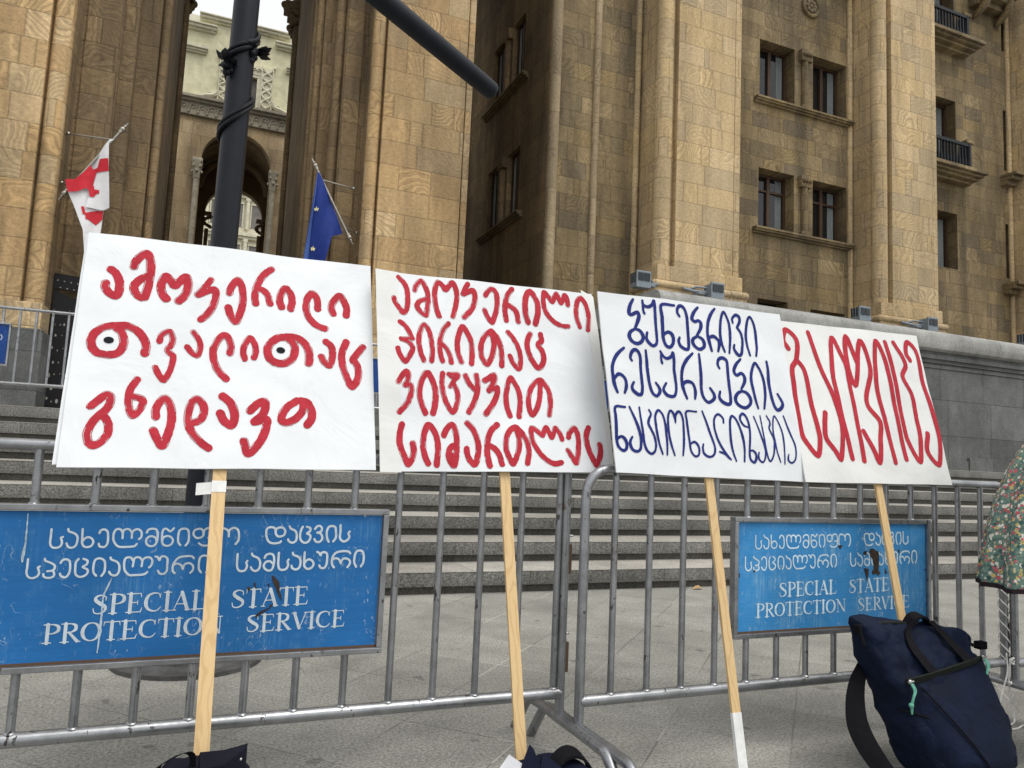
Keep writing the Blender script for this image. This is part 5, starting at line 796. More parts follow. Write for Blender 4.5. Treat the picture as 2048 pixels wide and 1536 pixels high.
# ================================================================== BARRIERS
def text_layout(s, adv, sc): pass
SER = {}
def _serif():
    T, H = .185, .058
    def stem(x, z0=0., z1=1., t=T, sf=.27, top=True, bot=True):
        r = [([t, t], [(x, z0+.01), (x, z1-.01)])]
        if bot: r.append(([H, H], [(x-sf/2, z0+.02), (x+sf/2, z0+.02)]))
        if top: r.append(([H, H], [(x-sf/2, z1-.02), (x+sf/2, z1-.02)]))
        return r
    S = {}
    S['I'] = (.34, stem(.17))
    S['S'] = (.58, [([.05,.06,.07,.12,.18,.20,.18,.12,.07,.06,.05], [(.47,.70),(.46,.88),(.29,.965),(.13,.88),(.12,.72),(.28,.54),(.45,.38),(.46,.18),(.29,.035),(.10,.08),(.05,.30)])])
    S['P'] = (.60, stem(.17, sf=.28)+[([.05,.07,.17,.17,.07,.05], [(.17,.975),(.36,.975),(.52,.86),(.52,.64),(.36,.51),(.19,.50)])])
    S['R'] = (.68, stem(.17, sf=.28)+[([.05,.07,.17,.17,.07,.05], [(.17,.975),(.36,.975),(.51,.87),(.51,.66),(.36,.53),(.19,.52)]), ([.13,.18], [(.30,.52),(.59,.05)]), ([H,H], [(.58,.02),(.70,.02)])])
    S['E'] = (.64, stem(.17, sf=.28)+[([H,H], [(.15,.975),(.53,.975)]), ([.06,.03], [(.53,.97),(.55,.78)]), ([H,H], [(.17,.52),(.43,.52)]), ([.04,.04], [(.43,.64),(.43,.40)]), ([H,H], [(.15,.025),(.55,.025)]), ([.07,.03], [(.55,.03),(.60,.24)])])
    S['L'] = (.62, stem(.17, sf=.28)+[([H,H], [(.15,.025),(.53,.025)]), ([.07,.03], [(.53,.03),(.59,.26)])])
    S['T'] = (.62, stem(.31, top=False)+[([H,H], [(.03,.975),(.59,.975)]), ([.06,.03], [(.045,.97),(.02,.76)]), ([.06,.03], [(.575,.97),(.60,.76)])])
    S['A'] = (.72, [([.06,.05], [(.36,.97),(.09,.03)]), ([.19,.19], [(.365,.95),(.60,.04)]), ([H,H], [(.19,.34),(.53,.34)]), ([H,H], [(.02,.02),(.17,.02)]), ([H,H], [(.52,.02),(.71,.02)])])
    S['V'] = (.72, [([.19,.19], [(.13,.96),(.36,.06)]), ([.06,.05], [(.62,.97),(.37,.04)]), ([H,H], [(.02,.98),(.22,.98)]), ([H,H], [(.55,.98),(.71,.98)])])
    S['N'] = (.78, [([.06,.06], [(.14,.02),(.14,.97)]), ([.18,.18], [(.14,.93),(.61,.08)]), ([.06,.06], [(.63,.02),(.63,.98)]), ([H,H], [(.06,.02),(.22,.02)]), ([H,H], [(.0,.98),(.18,.98)]), ([H,H], [(.55,.98),(.71,.98)])])
    S['C'] = (.70, [([.05,.06,.08,.13,.18,.20,.18,.13,.08,.06,.04], [(.60,.74),(.55,.92),(.38,.97),(.20,.88),(.11,.69),(.09,.5),(.11,.31),(.21,.12),(.39,.03),(.54,.08),(.64,.24)]), ([.03,.05], [(.615,.97),(.60,.72)])])
    S['O'] = (.78, [([.06,.10,.18,.20,.18,.10,.06,.10,.18,.20,.18,.10,.06], [(.38+.30*math.sin(-i*math.pi/6), .5+.475*math.cos(i*math.pi/6)) for i in range(13)])])
    return S
SER = _serif()
def serif_word(word, box):
    """letters of one word placed between bottom-left, bottom-right and top-left corners (millimetres)"""
    (bx, by), (cx, cy), (tx, ty) = [[v/1000 for v in p] for p in box]
    adv = sum(SER[c][0] for c in word); hgt = math.hypot(tx-bx, ty-by); W = math.hypot(cx-bx, cy-by); sx = W/adv; ux = Vector(((cx-bx)/W, (cy-by)/W)); out = []; x = 0
    for ch in word:
        for ws, ps in SER[ch][1]:
            out.append(([w_*hgt*.95 for w_ in ws], [(bx+ux.x*(x+p[0])*sx, by+ux.y*(x+p[0])*sx+p[1]*hgt) for p in ps]))
        x += SER[ch][0]
    return out
PANEL_GEO = [(s[0]/1000, [(p[0]/1000, p[1]/1000) for p in s[1:]]) for s in DATA['panel']]
geo_mesh = ink(PANEL_GEO, .0016, 0, 3)
lat_mesh = []
for wname, bx in DATA['words'].items():
    bx = [list(p) for p in bx]
    lat_mesh.append(ink(serif_word(wname, bx), .0013, 0, 5, k=4))
def barrier(x0, x1, Y, z0, bars, panel, label, blue, letter, tears, words=True, lx=None, lk=1.0, group='steel crowd barriers', postz=.16, rad=.0125, legs=True, cl=.10, cr=.04):
    t = thing('steel_barrier', ((x0+x1)/2, Y, z0), label, 'barrier', group)
    RT, RB, zt, zb = .018, .021, z0+1.085, z0+.25
    m = MB(); c = .10
    pts = [(x0, Y, z0+postz)]+[(x0+cl-cl*math.cos(a*math.pi/12), Y, zt-cl+cl*math.sin(a*math.pi/12)) for a in range(7)]+[(x1-cr+cr*math.sin(a*math.pi/12), Y, zt-cr+cr*math.cos(a*math.pi/12)) for a in range(7)]+[(x1, Y, z0+postz)]
    m.tube(pts, RT, 14); m.build('frame_tube', 'steel', t, smooth=50)
    m = MB(); m.tube([(x0, Y, zb), (x1, Y, zb)], RB, 14); m.build('bottom_rail', 'steel', t, smooth=50)
    for x in bars:
        if panel and panel[0]-.01 < x < panel[1]+.01:
            segs = ((zb, z0+.455), (z0+.895, zt))
        else: segs = ((zb, zt),)
        for a, b_ in segs:
            m = MB(); m.tube([(x, Y, a), (x, Y, b_)], rad, 12)
            m.ball((x, Y, a+RB*.9), rad*1.35, 6, (1, 1, .45)); m.build('bar', 'steel', t, smooth=50)
    if panel:
        p0, p1, q0, q1 = panel[0], panel[1], z0+.445, z0+.905
        m = MB(); f = .0095
        m.bbox(p0-f, p1+f, Y-.018, Y+.018, q1-f, q1+f, .003); m.bbox(p0-f, p1+f, Y-.018, Y+.018, q0-f, q0+f, .003); m.bbox(p0-f, p0+f, Y-.017, Y+.017, q0+f, q1-f, .003); m.bbox(p1-f, p1+f, Y-.017, Y+.017, q0+f, q1-f, .003); fr = m.build('panel_frame', 'steel', t)
        m = MB(); m.box(p0+.012, p1-.012, Y-.004, Y+.004, q0+.012, q1-.012); pn = m.build('sign_panel', blue, t)
        m = MB(); m.box(p0+.010, p1-.010, Y-.007, Y+.001, q0+.008, q0+.017); m.box(p0+.008, p0+.014, Y-.007, Y+.001, q0+.02, q1-.02); m.build('rust_line', 'rust', pn)
        if words:
            k = lk if lx is not None else (p1-p0)/1.097; l0 = lx if lx is not None else p0
            for vs, fs in [geo_mesh]+lat_mesh:
                m = MB(); m.add([(l0+k*(v[0]), Y-.0052, z0+.46+v[1]) for v in vs], fs); m.build('lettering', letter, pn, smooth=False)
        for tr in tears:
            m = MB(); m.prism_y([((p0 if lx is None else lx)+a/1000, z0+.46+b_/1000) for a, b_ in tr], Y-.0066, Y-.0045); m.build('torn_patch', 'tear', pn)
    if legs:
        for xs in (x0, x1):
            m = MB(); zt_ = z0+postz+.0
            m.tube(crom([(xs, Y-.56, z0+.0), (xs, Y-.47, z0+.05), (xs, Y-.36, zt_-.012), (xs, Y-.28, zt_), (xs, Y, zt_), (xs, Y+.20, zt_), (xs, Y+.28, zt_-.02), (xs, Y+.36, z0+.05), (xs, Y+.40, z0+.0)], 5), .019, 12); m.build('foot', 'steel', t, smooth=50)
        for z in (.74, .38):
            m = MB(); m.bbox(x1+.004, x1+.026, Y-.012, Y+.012, z0+z-.055, z0+z+.055, .004); m.build('hinge', 'rust', t)
            m = MB(); m.tube([(x1+.0, Y, z0+z+.085), (x1+.03, Y, z0+z+.085)], .005, 6); m.build('hook', 'steel', t)
    return t
bars1 = [-.418+.1555*k for k in range(-3, 12)]
B1 = barrier(-1.0, 1.322, 2.58, 0, bars1, (-.66, .625), 'steel barrier with the deep blue two-language panel at the left', 'blue', 'letter_grey', DATA['tear1'], lx=-.47)
bars2 = [1.472+.1545*k for k in range(0, 14)]
B2 = barrier(1.345, 3.632, 2.47, 0, bars2, (2.028, 3.115), 'steel barrier with the pale scuffed blue panel behind the backpack', 'blue_faded', 'letter_faded', DATA['tear2'])
bars3 = [3.80+.1545*k for k in range(0, 14)]
B3 = barrier(3.662, 5.95, 2.44, 0, bars3, (4.35, 5.44), 'steel barrier mostly beyond the right edge, behind the person', 'blue_faded', 'letter_faded', [])
# streaks of white paint on the left panel
pnl = [o for o in COL.objects if o.parent == B1 and o.name.startswith('sign_panel')][0]
for ws, pp in DATA_SCR:
    m = MB(); vs, fs = ink([(ws, pp)], .0012, .0012, 9); m.add([(-.47+v[0], 2.5741, .46+v[1]) for v in vs], fs); m.build('paint_streak', 'scratch', pnl, smooth=False)

# upper barriers on the landing, each with its dark blue panel
UB = [(-3.62, -1.10, (-3.06, -1.98), 'upper barrier on the landing left of the first poster, dark blue panel at its left'), (-1.06, .90, (-.70, .38), 'upper barrier on the landing hidden behind the first poster'), (.94, 3.22, (1.56, 2.64), 'upper barrier on the landing behind the gap of the first two posters'), (3.40, 5.70, (4.56, 5.62), 'upper barrier on the landing behind the gap of the middle posters')]
for a, c_, pn, lb in UB:
    barrier(a, c_, 9.72, LZ, [q_ for q_ in [-1.43-.1565*k if a < -3 else a+.115+.1545*k for k in range(-2 if a < -3 else 0, 14)] if a+.03 < q_ < c_-.03], pn, lb, 'blue_far', 'letter_grey', [], words=(a < -3), group='upper barriers on the landing', rad=.0135)

# ================================================================== PROTEST SIGNS
SIGN_INFO = [('red', 'paper', 'white poster with large red handwriting whose letters hold two drawn eyes, far left', 31),
 ('red', 'paper', 'white poster crowded with four lines of red handwriting, second from the left', 41),
 ('navy_ink', 'paper', 'white poster with three lines of dark blue handwriting', 51),
 ('red', 'paper_old', 'white poster with one tall angular red word, farthest right above the backpack', 61)]
for i, (inkm, pap, lab, sd_) in enumerate(SIGN_INFO):
    D = DATA['sign%d' % (i+1)]; O = Vector(D['O']); t_ = D['t']; Vv = Vector((0, t_, 1)).normalized(); Uu = Vector((1, 0, 0)); Nn = Uu.cross(Vv)*-1
    if Nn.y > 0: Nn = -Nn
    bump = lambda u, v, s=i: .0045*math.sin(7*u+s)*math.sin(6*v+2*s)+.0018*math.sin(19*u-13*v+s)+.0010*math.sin(33*v+11*u+s*3)
    PT = lambda u, v, n=0.0: O+Uu*u+Vv*v+Nn*(n+bump(u, v))
    (s0u, s0v), (s1u, s1v) = [[q/1000 for q in p] for p in D['stick']]
    base_v = -O.z/Vv.z; k_ = (base_v-s0v)/(s1v-s0v); bu = s0u+(s1u-s0u)*k_
    base = O+Uu*bu+Vv*base_v
    T_ = thing('protest_sign', base, lab, 'protest sign', 'hand-lettered posters on sticks along the barriers')
    C4 = [[q/1000 for q in p] for p in D['corners']]          # tl tr br bl
    def quad(C4, n0, n1, name, mt):
        nu, nv = 40, 32; m = MB(); g = []
        for j in range(nv+1):
            for a in range(nu+1):
                s_, r_ = a/nu, j/nv
                top = (C4[0][0]*(1-s_)+C4[1][0]*s_, C4[0][1]*(1-s_)+C4[1][1]*s_); bot = (C4[3][0]*(1-s_)+C4[2][0]*s_, C4[3][1]*(1-s_)+C4[2][1]*s_)
                g.append((bot[0]*(1-r_)+top[0]*r_, bot[1]*(1-r_)+top[1]*r_))
        fr = [PT(u, v, n1) for u, v in g]; bk = [PT(u, v, n0) for u, v in g]; W_ = nu+1; N_ = len(g)
        fs = []
        for j in range(nv):
            for a in range(nu):
                q = (j*W_+a, j*W_+a+1, (j+1)*W_+a+1, (j+1)*W_+a); fs.append(q); fs.append(tuple(N_+x for x in q[::-1]))
        edge = [a for a in range(nu)]+[j*W_+nu for j in range(nv)]+[nv*W_+nu-a for a in range(nu)]+[(nv-j)*W_ for j in range(nv)]
        for a in range(len(edge)): p, q = edge[a], edge[(a+1) % len(edge)]; fs.append((q, p, N_+p, N_+q))
        m.add(fr+bk, fs); return m.build(name, mt, T_, smooth=30)
    board = quad(C4, -.006, 0, 'board', pap)
    if i == 0: quad([[C4[0][0]-.006, C4[0][1]-.004], [C4[1][0]-.05, C4[1][1]-.006], [C4[2][0]-.05, C4[2][1]+.012], [C4[3][0]-.013, C4[3][1]+.010]], -.012, -.0075, 'backing_sheet', pap)
    if i == 1: quad([[C4[0][0]-.002, C4[0][1]+.006], [C4[0][0]+.085, C4[0][1]+.004], [C4[3][0]+.07, C4[3][1]-.002], [C4[3][0]-.004, C4[3][1]-.002]], .0004, .0012, 'pasted_strip', 'paper_old')
    if i == 1: quad([[C4[1][0]-.05, C4[1][1]+.012], [C4[1][0]+.006, C4[1][1]-.012], [C4[2][0]+.004, C4[2][1]-.003], [C4[2][0]-.012, C4[2][1]-.003]], .0004, .0012, 'pasted_strip', 'paper_old')
    strokes = [(s[0]/1000, [(p[0]/1000, p[1]/1000) for p in s[1:]]) for s in D['strokes']]
    if inkm == 'navy_ink': strokes = [([w_*.85, w_*1.25, w_*1.12, w_*1.05, w_*1.28, w_*.85], ps) for w_, ps in strokes]
    vs, fs = ink(strokes, .0012 if i < 2 else .0016, .0014 if i < 2 else .0008, sd_, dry=.0026 if i < 2 else 0)
    m = MB(); m.add([PT(u, v, .0018) for u, v in vs], fs); m.build('lettering', inkm, board, smooth=False)
    if i == 0:
        for pu, pv in DATA['pup']:
            m = MB(); m.add([PT(pu/1000+.0145*math.cos(a*.2618), pv/1000+.0120*math.sin(a*.2618), .0019) for a in range(24)], [tuple(range(24))]); m.build('drawn_pupil', 'black_ink', board, smooth=False)
    # stick: batten behind the board, down to the ground
    hw, th = (.020, .019, .0185, .019)[i], .011
    def sp(v, du, n): 
        u = s0u+(s1u-s0u)*(v-s0v)/(s1v-s0v); return O+Uu*(u+du)+Vv*v+Nn*(n-.0135)
    m = MB(); rings = []
    for v in [base_v+.004, base_v*.66, base_v*.33, 0, .2, .45]: rings.append([sp(v, -hw, -th), sp(v, hw, -th), sp(v, hw, th*.0), sp(v, -hw, th*.0)])
    m.loft(rings); m.build('stick', 'wood', T_)
    def wrap(v0, v1, name='tape'):
        m = MB(); m.loft([[sp(v, -hw-.0012, -th-.0012), sp(v, hw+.0012, -th-.0012), sp(v, hw+.0012, .0014), sp(v, -hw-.0012, .0014)] for v in (v0, (v0+v1)/2, v1)]); m.build(name, 'tape', T_)
    if i == 0:
        wrap(-.072, -.036); m = MB(); m.loft([[sp(v, -hw-.045, -.02), sp(v, -hw, -.003), sp(v, -hw, -.001), sp(v, -hw-.045, -.018)] for v in (-.078, -.040)]); m.build('tape_end', 'tape', T_)
    if i == 2: wrap(base_v+.01, base_v+.24); 

# ================================================================== BAGS
def sup(c, a, b_, n=28, e=3.2):
    out = []
    for k in range(n):
        t = 2*math.pi*k/n; ct, s_ = math.cos(t), math.sin(t)
        out.append(Vector(c)+Vector(a)*math.copysign(abs(ct)**(2/e), ct)+Vector(b_)*math.copysign(abs(s_)**(2/e), s_))
    return out
bp = thing('backpack', (2.66, 2.05, 0), 'navy roll-top backpack with mint zip cords leaning on the barrier at the right', 'backpack')
YB = lambda z: 1.98+.35*z
rows = [  # z, left x, right x, slope (z right minus z left), depth
 (.010, 2.50, 2.83, .00, .095), (.05, 2.468, 2.868, .0, .12), (.12, 2.452, 2.892, -.005, .125), (.20, 2.432, 2.895, -.02, .12), (.27, 2.408, 2.895, -.03, .11), (.335, 2.385, 2.892, -.035, .098), (.39, 2.362, 2.895, -.045, .085), (.425, 2.356, 2.878, -.06, .062), (.455, 2.340, 2.893, -.075, .058), (.50, 2.322, 2.925, -.085, .040), (.522, 2.335, 2.925, -.088, .014)]
rings = []
for j, (z, xl, xr, sl, dp) in enumerate(rows):
    c_ = Vector(((xl+xr)/2, YB(z), z+.02)); a_ = Vector(((xr-xl)/2, -.02, sl/2)); bb = Vector((0, dp, -dp*.30))
    rings.append([p+Vector((0, 0, 0))+Vector((.004*math.sin(9*p.z*10+p.x*31), .007*math.sin(26*p.x+19*p.z+j), .006*math.sin(23*p.x+j*.5) if j > 6 else 0)) for p in sup(c_, a_, bb)])
for r_ in rings:
    for p in r_: p.z = max(p.z, .004)
m = MB(); m.loft(rings); body = m.build('bag_body', 'navy', bp, smooth=True)
sub = body.modifiers.new('soft', 'SUBSURF'); sub.levels = 3; sub.render_levels = 3
def crumple(o, sc, st, sd_):
    tx = bpy.data.textures.new('cloth_folds', 'CLOUDS'); tx.noise_scale = sc; tx.noise_depth = 1
    md = o.modifiers.new('folds', 'DISPLACE'); md.texture = tx; md.strength = st; md.mid_level = .5; md.texture_coords = 'LOCAL'
crumple(body, .11, .035, 1); crumple(body, .035, .012, 2)
def front(x, z, off=.0):
    """point on the front of the pack"""
    zz = z
    zs = [r[0]+.02 for r in rows]; xl = np.interp(zz, zs, [r[1] for r in rows]); xr = np.interp(zz, zs, [r[2] for r in rows]); dp = np.interp(zz, zs, [r[4] for r in rows])
    s_ = max(-.98, min(.98, (x-(xl+xr)/2)/((xr-xl)/2))); prof_ = (1-abs(s_)**3.2)**(1/3.2)
    return Vector((x, YB(zz)-.02*s_-dp*prof_-off, zz+dp*.30*prof_))
# front pocket: raised panel with piping, zip line, seam
m = MB(); n1, n2 = 16, 14; g = []
for j in range(n2+1):
    for a in range(n1+1):
        s_, r_ = a/n1, j/n2; z = .03+(.335+.055*s_-.03)*r_; x0_ = 2.425+.085*(1-r_); x1_ = 2.825+.03*math.sin(r_*2.2); x = x0_+(x1_-x0_)*s_
        edge = min(1, 6*min(s_, 1-s_, r_+.02, 1-r_)); g.append(front(x, z, -.004+.026*edge**.5+.006*math.sin(8*x+11*z)))
W_ = n1+1; m.add(g, [(j*W_+a, j*W_+a+1, (j+1)*W_+a+1, (j+1)*W_+a) for j in range(n2) for a in range(n1)]); fp = m.build('front_pocket', 'navy', bp, smooth=True)
sb = fp.modifiers.new('soft', 'SUBSURF'); sb.levels = 1; sb.render_levels = 2
zl = [front(2.435+.385*t/12, .342+.062*t/12, .018) for t in range(13)]
m = MB(); m.strip(zl, (0, -.35, 1), .0125, .004, (0, -1, -.3)); zp = m.build('zip', 'zip', bp)
m = MB()
for t in range(60): p = zl[0].lerp(zl[-1], t/59)+Vector((0, -.006, 0)); m.box(p.x-.0016, p.x+.0016, p.y-.001, p.y+.002, p.z-.005, p.z+.005)
m.build('zip_teeth', 'strap', zp)
def pull(p, nm):
    m = MB(); m.ball(p+Vector((0, -.012, .006)), .011, 8, (1, .6, .8)); m.tube([p+Vector((-.012, -.015, .008)), p+Vector((.012, -.015, .008))], .004, 6); q = m.build('zip_pull', 'silver', bp, smooth=True)
    m = MB()
    for dx in (0, .007): m.tube(crom([p+Vector((dx, -.016, 0)), p+Vector((-.002+dx, -.03, -.02)), p+Vector((-.014+dx*.4, -.034, -.045)), p+Vector((-.018+dx, -.03, -.07)), p+Vector((-.010, -.026, -.10))], 4), .0036, 6)
    m.ball(p+Vector((-.018, -.03, -.068)), .009, 6); m.build('cord', 'mint', q, smooth=True)
pull(zl[0]+Vector((.006, 0, -.002)), 'l'); pull(front(2.835, .405, .012), 'r')
# carry handles over the front
for nm, px in (('a', [(2.60, .555), (2.545, .515), (2.525, .46), (2.53, .41), (2.55, .368)]), ('b', [(2.66, .545), (2.70, .50), (2.725, .455), (2.745, .40)])):
    pts = crom([front(x, min(z, .52), .024)+Vector((0, 0, max(0, z-.52))) for x, z in px], 5); n_ = len(pts)
    m = MB(); m.strip(pts, [(1, 0, .1)]*n_, [.013+.010*t/(n_-1) for t in range(n_)], .003, (0, -1, .1)); m.build('carry_handle', 'strap', bp)
m = MB(); pts = crom([Vector((2.575, 2.13, .540)), Vector((2.60, 2.125, .570)), Vector((2.65, 2.125, .572)), Vector((2.69, 2.13, .540))], 5); m.strip(pts, (0, 1, .25), .022, .004, [(0, -.2, 1)]*len(pts)); m.build('carry_handle', 'strap', bp)
# loose shoulder strap hanging at the left, flat on the ground at its end
pts = crom([(2.41, 2.18, .40), (2.365, 2.17, .345), (2.318, 2.14, .275), (2.290, 2.10, .20), (2.298, 2.05, .125), (2.335, 2.0, .055), (2.39, 1.95, .018), (2.46, 1.90, .010)], 6); n_ = len(pts)
m = MB(); m.strip(pts, [(1, -.4+.2*t/n_, .25-1.0*max(0, t/n_-.55)) for t in range(n_)], [.026+.012*math.sin(t/n_*3.1) for t in range(n_)], .003, [(.5, -.6, .5)]*n_); m.build('shoulder_strap', 'strap', bp, smooth=40)
pts = crom([(2.88, 2.10, .34), (2.91, 2.06, .27), (2.925, 2.02, .18), (2.92, 1.99, .10), (2.90, 1.97, .03)], 5)
m = MB(); m.strip(pts, (0, 1, .2), .022, .003, (1, 0, .2)); m.build('shoulder_strap', 'strap', bp, smooth=40)
m = MB(); pts = crom([(2.335, 2.15, .535), (2.45, 2.14, .548), (2.62, 2.135, .536), (2.80, 2.12, .492), (2.925, 2.115, .448)], 6); m.tube(pts, .007, 8); m.build('top_zip', 'zip', bp, smooth=True)
m = MB(); m.bbox(2.925, 2.948, 2.105, 2.125, .443, .453, .002); m.bbox(2.946, 2.988, 2.10, 2.13, .432, .462, .003); m.build('buckle_tab', 'strap', bp)
m = MB(); m.bbox(2.318, 2.338, 2.12, 2.15, .515, .55, .006); m.tube([(2.325, 2.12, .52), (2.322, 2.10, .48)], .006, 6); m.build('side_buckle', 'strap', bp)
m = MB(); pts = [front(2.52+.40*t/14, .045+.012*math.sin(t), .02) for t in range(15)]
m.tube([front(2.475+.20*t/12, .325-.29*t/12, .0265) for t in range(13)], .0035, 6); m.build('seam', 'strap', fp, smooth=True)
m = MB(); m.tube([front(2.415+.07*t/8, .255-.004*t, .006) for t in range(9)], .004, 6); m.build('seam', 'strap', body, smooth=True)

def soft_bag(name, loc, label, cat, mt, rows, seed, e=3.0):
    T_ = thing(name, loc, label, cat); rg = []
    for j, (z, x0_, x1_, y0_, y1_) in enumerate(rows):
        rg.append([p+Vector((.008*math.sin(17*p.z+23*p.y+seed), .010*math.sin(21*p.x+13*p.z+seed+j), .010*math.sin(25*p.x+17*p.y+seed*2) if j == len(rows)-1 else 0)) for p in sup(((x0_+x1_)/2, (y0_+y1_)/2, z), ((x1_-x0_)/2, 0, 0), (0, (y1_-y0_)/2, 0), 28, e)])
    m = MB(); m.loft(rg); o = m.build('bag_body', mt, T_, smooth=True); s_ = o.modifiers.new('soft', 'SUBSURF'); s_.levels = 3; s_.render_levels = 3; crumple(o, .09, .03, 1); crumple(o, .03, .010, 2)
    return T_
tb = soft_bag('tote_bag', (.08, 2.1, 0), 'black cloth bag round the foot of the poster with the eyes', 'bag', 'black_cloth', [(.006, -.10, .24, 1.96, 2.28), (.06, -.13, .26, 1.94, 2.30), (.16, -.11, .24, 1.97, 2.29), (.25, -.06, .20, 2.02, 2.25), (.295, -.02, .165, 2.06, 2.20), (.305, .02, .15, 2.09, 2.17)], 3)
m = MB(); m.loft([[(.06, 2.06, .26), (.06, 2.14, .28), (.075, 2.14, .325), (.075, 2.06, .312)], [(.13, 2.06, .25), (.13, 2.13, .27), (.13, 2.12, .332), (.13, 2.06, .318)], [(.183, 2.09, .25), (.186, 2.11, .26), (.186, 2.105, .348), (.182, 2.09, .344)]]); m.build('pointed_flap', 'black_cloth', tb, smooth=30)
m = MB(); pts = crom([(-.075, 2.05, .285), (-.03, 2.06, .318), (.012, 2.07, .343), (.040, 2.08, .349), (.056, 2.09, .335), (.058, 2.10, .295)], 5); m.strip(pts, [(.3, -.4, 1)]*8+[(1, -.3, .3)]*(len(pts)-8), .008, .003, (0, -1, .2)); m.build('handle_loop', 'strap', tb, smooth=40)
m = MB(); m.ball((.170, 2.085, .318), .004, 6); m.build('stud', 'silver', tb)
mb_ = soft_bag('shoulder_bag', (1.08, 2.15, 0), 'dark navy bag with pointed flaps round the foot of the second poster', 'bag', 'dark_navy', [(.006, .93, 1.26, 2.02, 2.34), (.05, .91, 1.28, 2.0, 2.36), (.11, .94, 1.25, 2.04, 2.33), (.155, .98, 1.21, 2.08, 2.29), (.175, 1.02, 1.17, 2.12, 2.25)], 5)
for q in ([[(.93, 2.10, .10), (1.0, 2.05, .10), (1.0, 2.04, .12), (.93, 2.09, .12)], [(.975, 2.14, .19), (1.03, 2.1, .17), (1.03, 2.09, .18), (.975, 2.13, .20)], [(1.004, 2.15, .245), (1.012, 2.14, .235), (1.012, 2.135, .24), (1.004, 2.145, .25)]], [[(.99, 2.03, .06), (1.13, 2.03, .08), (1.13, 2.01, .10), (.99, 2.01, .08)], [(1.005, 2.09, .16), (1.11, 2.09, .165), (1.11, 2.075, .175), (1.005, 2.075, .17)], [(1.035, 2.13, .218), (1.05, 2.13, .218), (1.05, 2.12, .222), (1.035, 2.12, .222)]]):
    m = MB(); m.loft(q); m.build('flap', 'dark_navy', mb_, smooth=30)
m = MB(); pts = crom([(1.06, 2.12, .165), (1.10, 2.14, .20), (1.15, 2.16, .208), (1.20, 2.17, .185), (1.235, 2.18, .135), (1.25, 2.19, .07)], 5); m.strip(pts, (0, 1, .2), .030, .004, [(.2*t/len(pts), 0, 1) for t in range(len(pts))]); m.build('strap', 'strap', mb_, smooth=40)
m = MB(); m.loft([[(.85, 2.12, .145), (.93, 2.06, .12), (.93, 2.055, .124), (.85, 2.115, .149)], [(.91, 2.16, .18), (.965, 2.10, .165), (.965, 2.096, .169), (.91, 2.156, .184)], [(.955, 2.19, .207), (.985, 2.13, .192), (.985, 2.126, .196), (.955, 2.186, .211)]])
m.build('white_lining', 'lining', mb_, smooth=30)

# ================================================================== ROPE on the last barrier joint
rp = thing('white_rope', (3.60, 2.42, .25), 'thin white rope knotted round the barrier bar behind the person', 'rope')
m = MB()
for a in (0, 2.1, 4.2):
    m.tube([(3.632+.024*math.cos(t*.55+a), 2.47+.024*math.sin(t*.55+a), .98-t*.0135) for t in range(54)], .0028, 5)
m.build('coiled_turns', 'rope', rp, smooth=True)
m = MB()
m.tube(crom([(3.60, 2.44, .30), (3.59, 2.43, .22), (3.545, 2.42, .15), (3.50, 2.41, .08), (3.47, 2.40, .03), (3.49, 2.38, .008), (3.55, 2.38, .006), (3.60, 2.41, .03), (3.605, 2.43, .12), (3.612, 2.44, .20), (3.63, 2.445, .26)], 6), .0034, 6)
m.tube(crom([(3.42, 2.33, .005), (3.50, 2.33, .004), (3.58, 2.35, .005), (3.75, 2.36, .004), (3.95, 2.33, .004)], 5), .0038, 6); m.build('hanging_loop', 'rope', rp, smooth=True)
m = MB()
for k in range(3): m.tube([(3.645+.018*k+.020*math.cos(t*.7), 2.435, .262-.006*k+.014*math.sin(t*.7)) for t in range(10)], .0045, 6)
m.ball((3.607, 2.43, .165), .010, 6); m.build('knot', 'rope', rp, smooth=True)

# a few dry leaves and scraps at the foot of the steps
for (x, y, a, lb) in ((4.35, 5.80, .4, 'curled dry leaf on the pavement at the foot of the steps'),):
    t = MB(); t.loft([[(x-.05, y, .004), (x-.05, y+.01, .004), (x-.05, y+.01, .006), (x-.05, y, .006)], [(x-.01, y-.025, .02), (x-.01, y+.03, .024), (x-.01, y+.03, .027), (x-.01, y-.025, .023)], [(x+.03, y-.02, .012), (x+.03, y+.03, .03), (x+.03, y+.03, .033), (x+.03, y-.02, .015)], [(x+.06, y, .006), (x+.06, y+.008, .006), (x+.06, y+.008, .008), (x+.06, y, .008)]])
    tag(t.build('dry_leaf', 'leaf_litter', smooth=True, origin=(x, y, 0)), lb, 'leaf')

